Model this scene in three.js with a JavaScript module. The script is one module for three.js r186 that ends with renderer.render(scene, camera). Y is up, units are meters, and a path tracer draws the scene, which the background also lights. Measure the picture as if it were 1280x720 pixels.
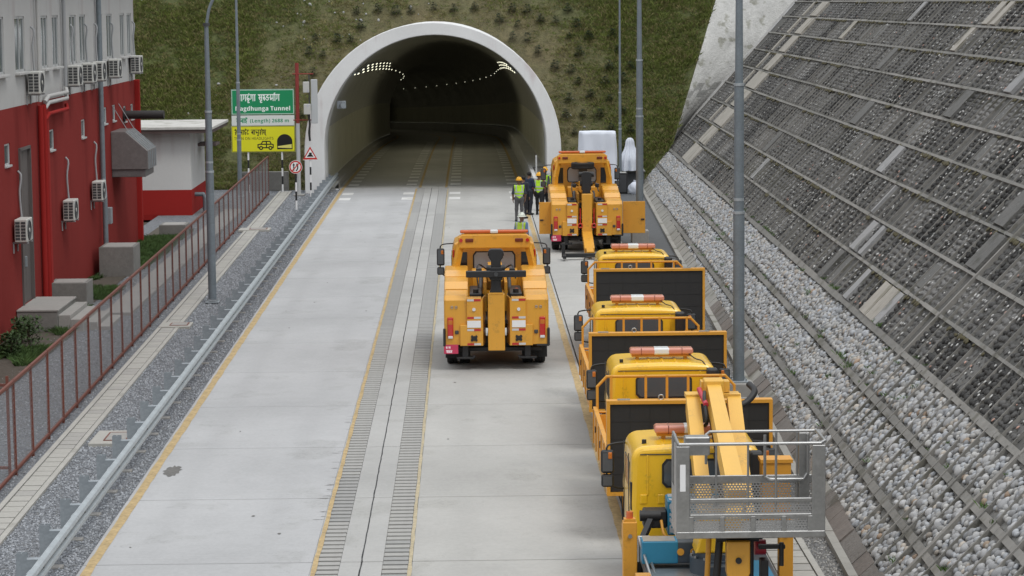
import * as THREE from 'three';
import { mergeGeometries, mergeVertices } from 'three/addons/utils/BufferGeometryUtils.js';
import { RoundedBoxGeometry } from 'three/addons/geometries/RoundedBoxGeometry.js';
import { MarchingCubes } from 'three/addons/objects/MarchingCubes.js';

// ---------------------------------------------------------------- camera, sky, sun, exposure
const scene = new THREE.Scene();
const camera = new THREE.PerspectiveCamera(13.248, 16 / 9, 0.5, 2000);
camera.position.set(0, 8.65, 0);
camera.rotation.order = 'YXZ';
camera.rotation.set(-6.5417 * Math.PI / 180, -0.98962 * Math.PI / 180, -0.5 * Math.PI / 180);
camera.updateMatrixWorld(true); camera.updateProjectionMatrix();

const renderer = new THREE.WebGLRenderer({ antialias: true });
renderer.toneMapping = THREE.LinearToneMapping;
renderer.toneMappingExposure = 1.28;
renderer.shadowMap.enabled = true;

{ // overcast sky, brighter towards the zenith (standard overcast luminance)
  const w = 64, h = 32, d = new Float32Array(w * h * 4);
  for (let j = 0; j < h; j++) for (let i = 0; i < w; i++) {
    const el = ((j + 0.5) / h - 0.5) * Math.PI, s = Math.max(0, Math.sin(el));
    const L = el > 0 ? 1.18 * (1 + 2 * s) / 3 : 0.32, k = (j * w + i) * 4;
    d[k] = L * 0.965; d[k + 1] = L * 0.99; d[k + 2] = L * 1.03; d[k + 3] = 1;
  }
  const t = new THREE.DataTexture(d, w, h, THREE.RGBAFormat, THREE.FloatType);
  t.mapping = THREE.EquirectangularReflectionMapping; t.magFilter = THREE.LinearFilter; t.minFilter = THREE.LinearFilter; t.needsUpdate = true;
  scene.background = t; scene.environment = t;
}
const sun = new THREE.DirectionalLight(new THREE.Color(1, 0.97, 0.92), 0.9);
sun.position.set(22, 62, -38); sun.target.position.set(0, 0, -70);
sun.castShadow = true; sun.shadow.radius = 34; sun.shadow.mapSize.set(2048, 2048);
Object.assign(sun.shadow.camera, { left: -60, right: 60, top: 60, bottom: -60, near: 1, far: 200 });
sun.name = 'sun'; scene.add(sun, sun.target);

// ---------------------------------------------------------------- helpers
const rng = (s) => () => { s = (s + 0x6d2b79f5) | 0; let t = Math.imul(s ^ (s >>> 15), 1 | s); t = (t + Math.imul(t ^ (t >>> 7), 61 | t)) ^ t; return ((t ^ (t >>> 14)) >>> 0) / 4294967296; };
const R = rng(7), V = (x, y, z) => new THREE.Vector3(x, y, z), lerp = (a, b, t) => a + (b - a) * t, clamp = (x, a = 0, b = 1) => Math.min(b, Math.max(a, x));
const smooth = (a, b, x) => { const t = clamp((x - a) / (b - a)); return t * t * (3 - 2 * t); };
const names = new Map();
function numbered(n) { const k = names.get(n) || 0; names.set(n, k + 1); return k ? n + '_' + String(k).padStart(3, '0') : n; }
const SH = (o) => { o.castShadow = true; o.receiveShadow = true; return o; };
function thing(name, label, category, pos = [0, 0, 0], turn = 0, group) {
  const o = new THREE.Group(); o.name = numbered(name); o.position.set(...pos); o.rotation.y = turn; o.userData = { label, category };
  if (group) o.userData.group = group; scene.add(o); return o;
}
function part(name, geo, mat, parent, label) { const m = SH(new THREE.Mesh(geo, mat)); m.name = name; if (label) m.userData.label = label; parent.add(m); return m; }
function struct(name, geo, mat, label, category = 'ground') { const m = part(numbered(name), geo, mat, scene); m.userData = { kind: 'structure', label, category }; return m; }
function solo(name, geo, mat, label, category, group) { const m = part(numbered(name), geo, mat, scene); m.userData = { label, category }; if (group) m.userData.group = group; return m; }
function copyOf(o, label, pos, turn) { const c = o.clone(); c.name = numbered(o.name.replace(/_\d{3}$/, '')); c.userData = { ...o.userData, label }; if (pos) c.position.set(...pos); if (turn !== undefined) c.rotation.y = turn; scene.add(c); return c; }
const clean = (g) => { g = g.index ? g.toNonIndexed() : g; for (const k of Object.keys(g.attributes)) if (!['position', 'normal', 'uv', 'color'].includes(k)) g.deleteAttribute(k); if (!g.attributes.normal) g.computeVertexNormals(); return g; };
function uvm(g) { // uv in metres from the dominant axis of the normal
  g = clean(g); const p = g.attributes.position, n = g.attributes.normal, u = new Float32Array(p.count * 2);
  for (let i = 0; i < p.count; i++) {
    const ax = Math.abs(n.getX(i)), ay = Math.abs(n.getY(i)), az = Math.abs(n.getZ(i)), x = p.getX(i), y = p.getY(i), z = p.getZ(i);
    if (ay >= ax && ay >= az) { u[2 * i] = x; u[2 * i + 1] = -z; } else if (ax >= az) { u[2 * i] = z; u[2 * i + 1] = y; } else { u[2 * i] = x; u[2 * i + 1] = y; }
  }
  g.setAttribute('uv', new THREE.BufferAttribute(u, 2)); return g;
}
const mg = (...gs) => { gs = gs.flat().map(uvm); return gs.length > 1 ? mergeGeometries(gs) : gs[0]; };
const bx = (w, h, d, x = 0, y = 0, z = 0) => new THREE.BoxGeometry(w, h, d).translate(x, y, z);
const rb = (w, h, d, r, x = 0, y = 0, z = 0, s = 2) => new RoundedBoxGeometry(w, h, d, s, Math.min(r, w / 2.01, h / 2.01, d / 2.01)).translate(x, y, z);
function rod(a, b, r, seg = 8, r2 = r) { // cylinder between two points, r at a and r2 at b
  a = V(...a); b = V(...b); const d = b.clone().sub(a), g = new THREE.CylinderGeometry(r2, r, d.length(), seg);
  g.applyQuaternion(new THREE.Quaternion().setFromUnitVectors(V(0, 1, 0), d.clone().normalize())); const m = a.add(b).multiplyScalar(0.5); return g.translate(m.x, m.y, m.z);
}
const chain = (pts, r, seg = 7) => { const gs = []; for (let i = 0; i + 1 < pts.length; i++) { gs.push(rod(pts[i], pts[i + 1], r, seg)); if (i) gs.push(new THREE.SphereGeometry(r, seg, 5).translate(...pts[i])); } return mg(gs); };
const tube = (pts, r, n = 24, seg = 7) => new THREE.TubeGeometry(new THREE.CatmullRomCurve3(pts.map((p) => V(...p))), n, r, seg);
function beam(a, b, w, h, w2 = w, h2 = h) { // rectangular beam between two points, w across x, h the other way
  a = V(...a); b = V(...b); const L = a.distanceTo(b), g = new THREE.BoxGeometry(1, 1, L), p = g.attributes.position;
  for (let i = 0; i < p.count; i++) { const t = p.getZ(i) < 0; p.setX(i, p.getX(i) * (t ? w2 : w)); p.setY(i, p.getY(i) * (t ? h2 : h)); }
  const d = b.clone().sub(a).normalize(), z = d.clone().negate(), x = V(0, 1, 0).cross(z).normalize(), y = z.clone().cross(x);
  g.applyMatrix4(new THREE.Matrix4().makeBasis(x, y, z)); const m = a.add(b).multiplyScalar(0.5); g.translate(m.x, m.y, m.z); g.computeVertexNormals(); return g;
}
function hexa(c) { // eight corners: four of one end, four of the other, same order
  const f = [[0, 1, 2, 3], [7, 6, 5, 4], [0, 4, 5, 1], [1, 5, 6, 2], [2, 6, 7, 3], [3, 7, 4, 0]], p = [];
  const ctr = c.reduce((s, v) => s.add(v), V(0, 0, 0)).multiplyScalar(1 / 8);
  for (const q of f) { let [a, b, d, e] = q.map((i) => c[i]); const n = b.clone().sub(a).cross(d.clone().sub(a)), m = a.clone().add(d).multiplyScalar(0.5).sub(ctr); if (n.dot(m) < 0) [b, e] = [e, b]; for (const v of [a, b, d, a, d, e]) p.push(v.x, v.y, v.z); }
  const g = new THREE.BufferGeometry(); g.setAttribute('position', new THREE.Float32BufferAttribute(p, 3)); g.computeVertexNormals(); return g;
}
function prism(pts, depth, axis = 'z', bevel = 0) { // outline extruded, centred across; axis 'x': pts are (z, y)
  const s = new THREE.Shape(pts.map((p) => new THREE.Vector2(axis === 'x' ? -p[0] : p[0], p[1])));
  const g = new THREE.ExtrudeGeometry(s, { depth: depth - 2 * bevel, bevelEnabled: bevel > 0, bevelSize: bevel, bevelThickness: bevel, bevelOffset: -bevel, bevelSegments: 2, curveSegments: 10 });
  g.translate(0, 0, -(depth - 2 * bevel) / 2); if (axis === 'x') g.rotateY(Math.PI / 2); return g;
}
// noise
function tn(N, cells, seed) { // one octave of tileable value noise, 0..1
  const r = rng(seed), g = Float32Array.from({ length: cells * cells }, () => r()), o = new Float32Array(N * N);
  for (let j = 0; j < N; j++) { const y = j / N * cells, y0 = Math.floor(y), fy = y - y0, sy = fy * fy * (3 - 2 * fy), a = (y0 % cells) * cells, b = ((y0 + 1) % cells) * cells;
    for (let i = 0; i < N; i++) { const x = i / N * cells, x0 = Math.floor(x), fx = x - x0, sx = fx * fx * (3 - 2 * fx), c = x0 % cells, d = (x0 + 1) % cells;
      o[j * N + i] = lerp(lerp(g[a + c], g[a + d], sx), lerp(g[b + c], g[b + d], sx), sy); } }
  return o;
}
function fbm(N, cells, oct, seed) { const o = new Float32Array(N * N); let amp = 1, sum = 0; for (let k = 0; k < oct && cells << k <= N; k++) { const n = tn(N, cells << k, seed + k * 17); for (let i = 0; i < o.length; i++) o[i] += n[i] * amp; sum += amp; amp *= 0.55; } for (let i = 0; i < o.length; i++) o[i] /= sum; return o; }
const hash2 = (i, j) => { let t = Math.imul(i * 374761393 + j * 668265263, 1274126177); t = (t ^ (t >>> 13)) | 0; t = Math.imul(t, 1103515245); return ((t ^ (t >>> 16)) >>> 0) / 4294967296; };
function n2(x, y) { const i = Math.floor(x), j = Math.floor(y), fx = x - i, fy = y - j, sx = fx * fx * (3 - 2 * fx), sy = fy * fy * (3 - 2 * fy); return lerp(lerp(hash2(i, j), hash2(i + 1, j), sx), lerp(hash2(i, j + 1), hash2(i + 1, j + 1), sx), sy); }
const f2 = (x, y) => (n2(x, y) + 0.5 * n2(2.1 * x + 5, 2.1 * y) + 0.25 * n2(4.3 * x, 4.3 * y + 9)) / 1.75;
const enc = (v) => { v = clamp(v); return Math.round(255 * (v <= 0.0031308 ? 12.92 * v : 1.055 * v ** (1 / 2.4) - 0.055)); };
function tex(N, metres, fn, srgb = true) {
  const d = new Uint8Array(N * N * 4);
  for (let k = 0; k < N * N; k++) { const c = fn(k, k % N, Math.floor(k / N)); for (let q = 0; q < 3; q++) { const v = typeof c === 'number' ? c : c[q]; d[4 * k + q] = srgb ? enc(v) : Math.round(255 * clamp(v)); } d[4 * k + 3] = 255; }
  const t = new THREE.DataTexture(d, N, N); t.wrapS = t.wrapT = THREE.RepeatWrapping; t.magFilter = THREE.LinearFilter; t.minFilter = THREE.LinearMipmapLinearFilter; t.generateMipmaps = true;
  if (srgb) t.colorSpace = THREE.SRGBColorSpace; const m = Array.isArray(metres) ? metres : [metres, metres]; t.repeat.set(1 / m[0], 1 / m[1]); t.needsUpdate = true; return t;
}
const rep = (t, m) => { const c = t.clone(); const q = Array.isArray(m) ? m : [m, m]; c.repeat.set(1 / q[0], 1 / q[1]); c.needsUpdate = true; return c; };
const A = fbm(512, 4, 6, 11), Bn = fbm(512, 8, 6, 29), Cn = fbm(512, 16, 5, 47), F = fbm(512, 128, 2, 63), F2 = fbm(512, 64, 3, 83);
const mix3 = (a, b, t) => [lerp(a[0], b[0], t), lerp(a[1], b[1], t), lerp(a[2], b[2], t)];
const T = {};
T.conc = tex(512, 7, (k) => { const s = 0.86 + 0.16 * (A[k] - 0.5) + 0.12 * (Cn[k] - 0.5) + 0.14 * (F[k] - 0.5), d = smooth(0.66, 0.78, Bn[k]) * 0.16; return [s - d, s - d, s - d * 1.08]; });
T.concB = tex(512, 1.6, (k) => 0.5 + 0.35 * (F[k] - 0.5) + 0.3 * (F2[k] - 0.5), false);
T.road = tex(1024, [12, 15], (() => { // broomed slab: fine cross lines, patches, faint tyre film
  const a = fbm(1024, 3, 7, 101), b = fbm(1024, 12, 6, 131), c = fbm(1024, 256, 2, 151), l = Float32Array.from({ length: 1024 }, (_, i) => hash2(i, 77));
  const wp = (i) => { const x = ((i / 1024 * 12 + 12 + 6.5) % 12) - 6.5; let w = 0; for (const c of [-5.15, -3.35, -0.15, 1.65]) w += Math.exp(-(((x - c) / 0.24) ** 2)); return w; };
  return (k, i, j) => { const s = 0.88 - 0.075 * wp(i) * smooth(0.3, 0.65, 0.6 * a[k] + 0.4 * b[k]) + 0.36 * (a[k] - 0.5) + 0.16 * (b[k] - 0.5) + 0.1 * (c[k] - 0.5) + 0.035 * (l[j] - 0.5), sp = c[k] * b[k] > 0.44 ? 0.1 : 0, d = smooth(0.6, 0.75, b[k]) * 0.08; return [s - d - sp, s - d - sp, s - d * 1.1 - sp]; };
})());
T.gravel = tex(1024, 2.4, (() => { // cellular stones
  const N = 1024, G = 80, r = rng(5), pt = Array.from({ length: G * G }, () => [r(), r(), 0.45 + 0.75 * r(), r()]), o = new Float32Array(N * N), cl = new Float32Array(N * N), cw = new Float32Array(N * N);
  for (let j = 0; j < N; j++) for (let i = 0; i < N; i++) { const x = i / N * G, y = j / N * G, cx = Math.floor(x), cy = Math.floor(y); let d1 = 9, d2 = 9, q = null;
    for (let b = -1; b < 2; b++) for (let a = -1; a < 2; a++) { const p = pt[((cy + b + G) % G) * G + (cx + a + G) % G], e = Math.hypot(cx + a + p[0] - x, cy + b + p[1] - y); if (e < d1) { d2 = d1; d1 = e; q = p; } else if (e < d2) d2 = e; }
    const k = j * N + i; o[k] = clamp((d2 - d1) * 1.8); cl[k] = q[2]; cw[k] = q[3]; }
  T._gh = o; return (k) => { const s = (0.35 + 0.65 * smooth(0, 0.35, o[k])) * cl[k]; return cw[k] > 0.86 ? [s * 1.02, s * 0.96, s * 0.88] : [s * 0.95, s * 0.98, s * 1.02]; };
})());
T.gravelB = tex(1024, 2.4, (k) => T._gh[k], false);
T.paint = tex(512, 1.9, (() => { const sc = fbm(512, 6, 4, 907), st = Float32Array.from({ length: 512 }, (_, i) => hash2(i, 401)); return (k, i, j) => { const s = 0.94 + 0.16 * (A[k] - 0.5) + 0.05 * (F[k] - 0.5), d = smooth(0.56, 0.7, Bn[k]) * smooth(0.35, 0.65, F2[k]) * 0.42, v = st[i] > 0.93 && sc[k] > 0.5 ? 0.07 : 0; return [s - d * 0.42 - v, s - d * 0.36 - v, s + d * 0.25 - v * 0.4]; }; })());
T.wall = tex(512, [6, 6], (() => { const st = fbm(512, 4, 3, 207); return (k, i, j) => { const s = 0.9 + 0.14 * (A[k] - 0.5) + 0.05 * (F[k] - 0.5), v = smooth(0.55, 0.8, Bn[(j >> 3) * 512 + i] * 0.7 + st[k] * 0.4) * 0.34; return [s - v * 0.7, s - v, s - v]; }; })());
T.galv = tex(256, 0.9, (() => { const a = fbm(256, 8, 5, 301), b = fbm(256, 32, 2, 311); return (k) => 0.82 + 0.28 * (a[k] - 0.5) + 0.16 * (b[k] - 0.5); })());
T.shot = tex(512, 5, (k) => { const s = 0.8 + 0.3 * (A[k] - 0.5) + 0.2 * (Cn[k] - 0.5) + 0.2 * (F2[k] - 0.5), d = smooth(0.56, 0.7, Bn[k]) * 0.3; return [s - d, s - d, s - d * 1.15]; });
T.rough = tex(512, 2, (k) => 0.5 + 0.5 * (Cn[k] - 0.5) + 0.4 * (F2[k] - 0.5), false);
T.asph = tex(512, 1.5, (k) => { const s = 0.75 + 0.5 * (F[k] - 0.5) + 0.25 * (Bn[k] - 0.5); return [s, s, s]; });
T.grassT = tex(512, 5, (k) => { const s = 0.62 + 0.5 * (Cn[k] - 0.5) + 0.4 * (F2[k] - 0.5), g = A[k] - 0.5; return [s * (1 - g * 0.25), s, s * (1 - g * 0.1)]; });
T.rubble = tex(512, 3, (k) => 0.75 + 0.5 * (F2[k] - 0.5) + 0.3 * (Cn[k] - 0.5));
const mat = (c, o = {}) => { const m = new (o.physical ? THREE.MeshPhysicalMaterial : THREE.MeshStandardMaterial)({ roughness: 0.8 }); m.color.setRGB(...c); const { physical, ...rest } = o; Object.assign(m, rest); return m; };
const M = {
  slabL: mat([0.445, 0.449, 0.453], { map: T.road, bumpMap: T.concB, bumpScale: 0.003, roughness: 0.82 }),
  slabR: mat([0.44, 0.436, 0.415], { map: T.road, bumpMap: T.concB, bumpScale: 0.003, roughness: 0.85 }),
  slabM: mat([0.425, 0.424, 0.41], { map: T.road, bumpMap: T.concB, bumpScale: 0.003, roughness: 0.85 }),
  joint: mat([0.04, 0.042, 0.045], { roughness: 0.9 }),
  cover: mat([0.43, 0.42, 0.385], { map: T.conc, bumpMap: T.concB, bumpScale: 0.004 }), coverD: mat([0.33, 0.325, 0.30], { map: T.conc, bumpMap: T.concB, bumpScale: 0.004 }),
  coverG: mat([0.325, 0.325, 0.315], { map: T.conc }), cover2: mat([0.385, 0.375, 0.35], { map: T.conc, bumpMap: T.concB, bumpScale: 0.004 }), pit: mat([0.03, 0.029, 0.028], { roughness: 1 }),
  conc: mat([0.36, 0.35, 0.33], { map: T.conc, bumpMap: T.concB, bumpScale: 0.004 }), concD: mat([0.24, 0.235, 0.22], { map: T.shot, bumpMap: T.rough, bumpScale: 0.01 }), concW: mat([0.62, 0.62, 0.61], { map: T.conc }),
  yellowLine: mat([0.56, 0.41, 0.20], { map: T.rubble, roughness: 0.7 }), paleLine: mat([0.54, 0.46, 0.30], { map: T.rubble, roughness: 0.7 }), whiteLine: mat([0.72, 0.72, 0.7], { map: T.conc, roughness: 0.7 }),
  gravel: mat([0.33, 0.343, 0.362], { map: T.gravel, bumpMap: T.gravelB, bumpScale: 0.02, roughness: 0.95 }),
  gravelW: mat([0.30, 0.295, 0.285], { map: T.gravel, bumpMap: T.gravelB, bumpScale: 0.02, roughness: 0.95 }),
  soil: mat([0.11, 0.095, 0.075], { map: T.rubble, bumpMap: T.rough, bumpScale: 0.03, roughness: 1 }),
  asphalt: mat([0.115, 0.12, 0.125], { map: T.asph, bumpMap: T.rough, bumpScale: 0.004, roughness: 0.9 }),
  red: mat([0.25, 0.032, 0.028], { map: T.wall, roughness: 0.95, physical: true, specularIntensity: 0.25 }), red2: mat([0.33, 0.024, 0.021], { map: T.wall, roughness: 0.9, physical: true, specularIntensity: 0.3 }), white: mat([0.48, 0.48, 0.47], { map: T.wall, roughness: 0.75 }),
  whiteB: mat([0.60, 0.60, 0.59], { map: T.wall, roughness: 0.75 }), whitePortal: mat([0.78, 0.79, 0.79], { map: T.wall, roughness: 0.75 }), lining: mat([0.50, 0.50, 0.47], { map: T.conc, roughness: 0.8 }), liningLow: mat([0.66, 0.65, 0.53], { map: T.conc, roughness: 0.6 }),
  fence: mat([0.16, 0.045, 0.026], { map: T.paint, roughness: 0.6 }), wire: mat([0.30, 0.31, 0.32], { roughness: 0.6, metalness: 0.3 }),
  galv: mat([0.50, 0.55, 0.58], { map: T.galv, roughness: 0.5, metalness: 0.45 }), galvD: mat([0.36, 0.40, 0.43], { map: T.galv, roughness: 0.55, metalness: 0.3 }), pole: mat([0.23, 0.27, 0.30], { map: T.galv, roughness: 0.5, metalness: 0.25 }),
  steel: mat([0.52, 0.52, 0.51], { map: T.galv, roughness: 0.34, metalness: 0.85 }), 
  glass: mat([0.03, 0.035, 0.04], { roughness: 0.06, metalness: 0.1 }), glassW: mat([0.09, 0.10, 0.11], { roughness: 0.08 }), pane: mat([0.09, 0.12, 0.13], { roughness: 0.1 }),
  paneBrightView: mat([0.42, 0.44, 0.45], { roughness: 0.12 }), frameW: mat([0.46, 0.47, 0.47], { roughness: 0.5 }), door: mat([0.12, 0.105, 0.1], { map: T.wall, roughness: 0.6 }),
  black: mat([0.018, 0.018, 0.019], { roughness: 0.55 }), seam: mat([0.016, 0.016, 0.016], { roughness: 0.7 }), rubber: mat([0.022, 0.022, 0.022], { map: T.rubble, roughness: 0.85 }), dark: mat([0.055, 0.057, 0.06], { map: T.paint, roughness: 0.6 }), navy: mat([0.05, 0.065, 0.08], { map: T.paint, roughness: 0.5 }),
  wy: mat([0.74, 0.36, 0.032], { map: T.paint, roughness: 0.38, physical: true, clearcoat: 0.5, clearcoatRoughness: 0.25 }),
  cy: mat([0.88, 0.52, 0.018], { map: T.paint, roughness: 0.35, physical: true, clearcoat: 0.6, clearcoatRoughness: 0.2 }),
  fy: mat([0.68, 0.32, 0.035], { map: T.paint, roughness: 0.45 }), by: mat([0.76, 0.44, 0.07], { map: T.paint, roughness: 0.4 }),
  barO: mat([0.62, 0.13, 0.03], { roughness: 0.2, physical: true, clearcoat: 0.6 }), barP: mat([0.60, 0.24, 0.17], { roughness: 0.25, physical: true, clearcoat: 0.5 }), barW: mat([0.72, 0.73, 0.74], { roughness: 0.2 }),
  lampR: mat([0.50, 0.018, 0.012], { roughness: 0.2, physical: true, clearcoat: 0.8 }), lampRd: mat([0.16, 0.03, 0.015], { roughness: 0.3 }), lampO: mat([0.55, 0.16, 0.02], { roughness: 0.3 }), plateW: mat([0.82, 0.82, 0.82], { roughness: 0.5 }),
  tapeR: mat([0.48, 0.03, 0.03], { roughness: 0.4 }), tapeW: mat([0.6, 0.6, 0.6], { roughness: 0.4 }),
  blue: mat([0.02, 0.19, 0.32], { map: T.paint, roughness: 0.5 }), hoseR: mat([0.45, 0.03, 0.05], { roughness: 0.5 }), cloth: mat([0.66, 0.70, 0.78], { roughness: 0.95 }), acW: mat([0.52, 0.52, 0.49], { map: T.paint, roughness: 0.6 }),
  pipe: mat([0.32, 0.33, 0.34], { roughness: 0.5 }), grime: mat([0.26, 0.255, 0.245], { map: T.rubble, roughness: 0.8 }), stain: mat([0.17, 0.165, 0.155], { map: T.rubble, roughness: 0.7 }),
};

// ---------------------------------------------------------------- ground and road
const fenceX = (D) => -8.5 - 0.0103 * (D - 44), drainX = (D) => -7.95 - 0.008 * (D - 41), toeX = (D) => 4.75 + 0.0302 * D;
{ // one ground sheet to the horizon
  const g = new THREE.ShapeGeometry(new THREE.Shape([[-450, -200], [450, -200], [450, 700], [7.5, 700], [7.5, 116.5], [-8.4, 116.5], [-8.4, 560], [-60, 700], [-450, 700]].map((q) => new THREE.Vector2(...q)))).rotateX(-Math.PI / 2).translate(0, -0.32, 0); struct('ground', uvm(g), M.soil, 'wide bare earth around the tunnel approach road');
}
function sheet(pts, y) { const s = new THREE.Shape(pts.map(([x, d]) => new THREE.Vector2(x, d))), g = new THREE.ShapeGeometry(s); g.rotateX(-Math.PI / 2); g.translate(0, y, 0); return uvm(g); } // pts (x, D): z = -D
const rangeD = (a, b, st) => { const o = []; for (let d = a; d < b; d += st) o.push(d); o.push(b); return o; };
struct('gravel_verge', sheet([[-8.2, 24], [-6.02, 24], [-6.02, 117], [-8.9, 117]], -0.02), M.gravel, 'blue grey gravel verge between the guard rail and the drain');
struct('gravel_yard', sheet([[-13, 24], [-8.2, 24], [-8.9, 117], [-13, 119]], -0.045), M.gravel, 'gravel yard between the red building and the fence');
struct('gravel_strip', sheet([[5.2, 24], [6.1, 24], [9.0, 122], [5.6, 122]], -0.03), M.gravelW, 'gravel strip at the foot of the stone slope');
struct('asphalt_patch', sheet([[5.5, 84], [7.35, 84], [8.3, 119], [5.5, 119]], -0.012), M.asphalt, 'dark asphalt strip beside the far lamp post', 'asphalt');
{ // yard soil bed along the building with a concrete walkway
  struct('planting_bed', sheet([[-12.3, 50], [-10.6, 50], [-10.6, 66], [-11.1, 70], [-11.1, 98], [-12.3, 98]], -0.02), M.soil, 'dark soil bed along the red wall');
  struct('walkway', mg(bx(0.8, 0.12, 36, -10.0, -0.02, -88)), M.conc, 'narrow concrete walkway behind the fence', 'path');
}
const road = new THREE.Group(); road.name = 'road'; road.userData = { kind: 'structure', label: 'pale concrete road of jointed slabs leading into the tunnel', category: 'road' }; scene.add(road);
part('road_bed', mg(bx(3.62, 0.4, 95, -4.28, -0.305, -71), bx(0.68, 0.4, 95, -1.73, -0.305, -71), bx(5.55, 0.4, 95, 1.83, -0.305, -71)), M.joint, road);
const slabLen = 5.08, slab0 = 38.08 - 3 * slabLen;
for (let k = 0; k < 20; k++) {
  const d0 = slab0 + k * slabLen, d1 = Math.min(d0 + slabLen, 118); if (d0 >= 117.9) break;
  const g = 0.021, lanes = [[-6.08, -2.5, M.slabL], [-0.94, 2.6, M.slabR], [2.63, 4.55, M.slabR], [-2.064, -1.738, M.slabM], [-1.728, -1.396, M.slabM]];
  for (const [x0, x1, m] of lanes) { const y = 0.0015 * (R() - 0.5); part('slab', mg(rb(x1 - x0, 0.1, d1 - d0 - 2 * g, 0.012, (x0 + x1) / 2, -0.05 + y, -(d0 + d1) / 2, 1)), m, road); }
}
part('drain_bottom', mg(bx(0.42, 0.06, 95, -2.28, -0.45, -71)), M.pit, road); part('drain_bottom', mg(bx(0.44, 0.06, 95, -1.17, -0.45, -71)), M.pit, road);
for (const x of [-2.47, -0.97]) part('kerb_edge', mg(bx(0.054, 0.1, 95, x, -0.0512, -71)), M.slabM, road);
// wavy sealed joint down the median
{ const p = []; for (let d = 24; d <= 118; d += 0.3) p.push([-1.732 + 0.022 * (R() - 0.5), 0.0, -d]); part('joint_seal', mg(chain(p.map(([x, y, z]) => [x, y - 0.004, z]), 0.0095, 5)), M.joint, road); }
// slotted drains in the median: concrete bars over a pit
for (const [nm, x0, x1, m] of [['median_drain', -2.44, -2.065, [M.cover, M.coverD, M.coverG]], ['median_drain', -1.395, -1.0, [M.coverD, M.coverG, M.cover]]]) {
  const dr = thing(nm, nm === 'median_drain' && x0 < -2 ? 'slotted concrete drain on the guard rail side of the median' : 'slotted concrete drain on the tow truck side of the median', 'drain');
  const geos = [0.2, 0.215, 0.235, 0.262].map((L, i) => mg(rb(x1 - x0 - 0.004 * i, 0.03, L, 0.008, 0, 0.025, 0, 1)));
  let n = 0; for (let d = 33.5; d < 117.5; d += 0.3, n++) { const q = n2(d * 0.16, x0 * 7) + 0.2 * (R() - 0.5), dd = d + 6 * (n2(d * 0.3, x0) - 0.5) + (x0 < -2 ? 4 : 0), c = part('drain_cover', geos[dd < 54 ? 0 : dd < 66 ? 1 : dd < 82 ? 2 : 3], d < 62 ? (q > (x0 < -2 && d < 52 ? 0.62 : 0.85) ? M.coverG : M.slabR) : q > 0.62 ? M.coverG : M.slabM, dr); c.position.set((x0 + x1) / 2 + 0.003 * (R() - 0.5), -0.041 + 0.002 * (R() - 0.5), -d + 0.01 * (R() - 0.5)); }
}
// painted lines: worn edges along their length
function line(x, w, d0, d1, m, seed, y = 0.004) {
  const r = rng(seed), p = [], n = Math.round((d1 - d0) / 0.45); const L = [], Q = [];
  for (let i = 0; i <= n; i++) { const d = lerp(d0, d1, i / n); L.push([x - w / 2 + 0.02 * (r() - 0.5), d]); Q.push([x + w / 2 + 0.02 * (r() - 0.5), d]); }
  for (let i = 0; i < n; i++) { const a = L[i], b = Q[i], c = Q[i + 1], e = L[i + 1]; for (const v of [a, b, c, a, c, e]) p.push(v[0], y, -v[1]); }
  const g = new THREE.BufferGeometry(); g.setAttribute('position', new THREE.Float32BufferAttribute(p, 3)); g.computeVertexNormals(); return part('lane_line', uvm(g), m, road);
}
line(-5.94, 0.16, 24, 117.8, M.yellowLine, 3); line(2.46, 0.16, 24, 117.8, M.yellowLine, 4); line(-2.445, 0.075, 24, 117, M.yellowLine, 5, 0.006); line(-0.965, 0.055, 24, 117, M.paleLine, 6);
for (let k = 0; k < 3; k++) for (const x of [-5.55, -2.75, -0.62, 2.12]) { const d = 110.4 + k * 3.05; if (d + 1.3 > 117.7) continue; part('speed_bar', uvm(sheet([[x - 0.25, d], [x + 0.25, d], [x + 0.25, d + 1.3], [x - 0.25, d + 1.3]], 0.004)), M.whiteLine, road); }
{ // dark wet-looking patch by the edge line, small stains, oil drips
  const blob = (x, d, rx, rd, seed) => { const r = rng(seed), p = []; for (let i = 0; i < 26; i++) { const a = i / 26 * 6.283, q = 0.7 + 0.5 * r(); p.push([x + rx * q * Math.cos(a), d + rd * q * Math.sin(a)]); } return sheet(p, 0.0055); };
  part('road_stain', blob(-5.6, 45.9, 0.16, 0.5, 9), M.stain, road, 'dark spill patch beside the yellow edge line');
  const r = rng(21), gs = []; for (let i = 0; i < 26; i++) { const d = 41 + 12 * r() ** 1.5 + (i > 20 ? 22 : 0); gs.push(blob(-2.53 - 0.12 * r() * r(), d, 0.03 + 0.1 * r(), 0.006 + 0.012 * r(), 200 + i)); } part('grime_streaks', mg(gs.splice(0)), M.grime, road).userData.kind = 'stuff'; for (let i = 0; i < 46; i++) gs.push(blob(-5.6 + 7.8 * r(), 34 + 70 * r(), 0.012 + 0.022 * r(), 0.02 + 0.06 * r(), i)); const st = part('road_spots', mg(gs.filter((g) => { g.computeBoundingBox(); const x = g.boundingBox.min.x; return x < -2.7 || x > -0.8; })), M.stain, road); st.userData.kind = 'stuff';
}
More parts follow.
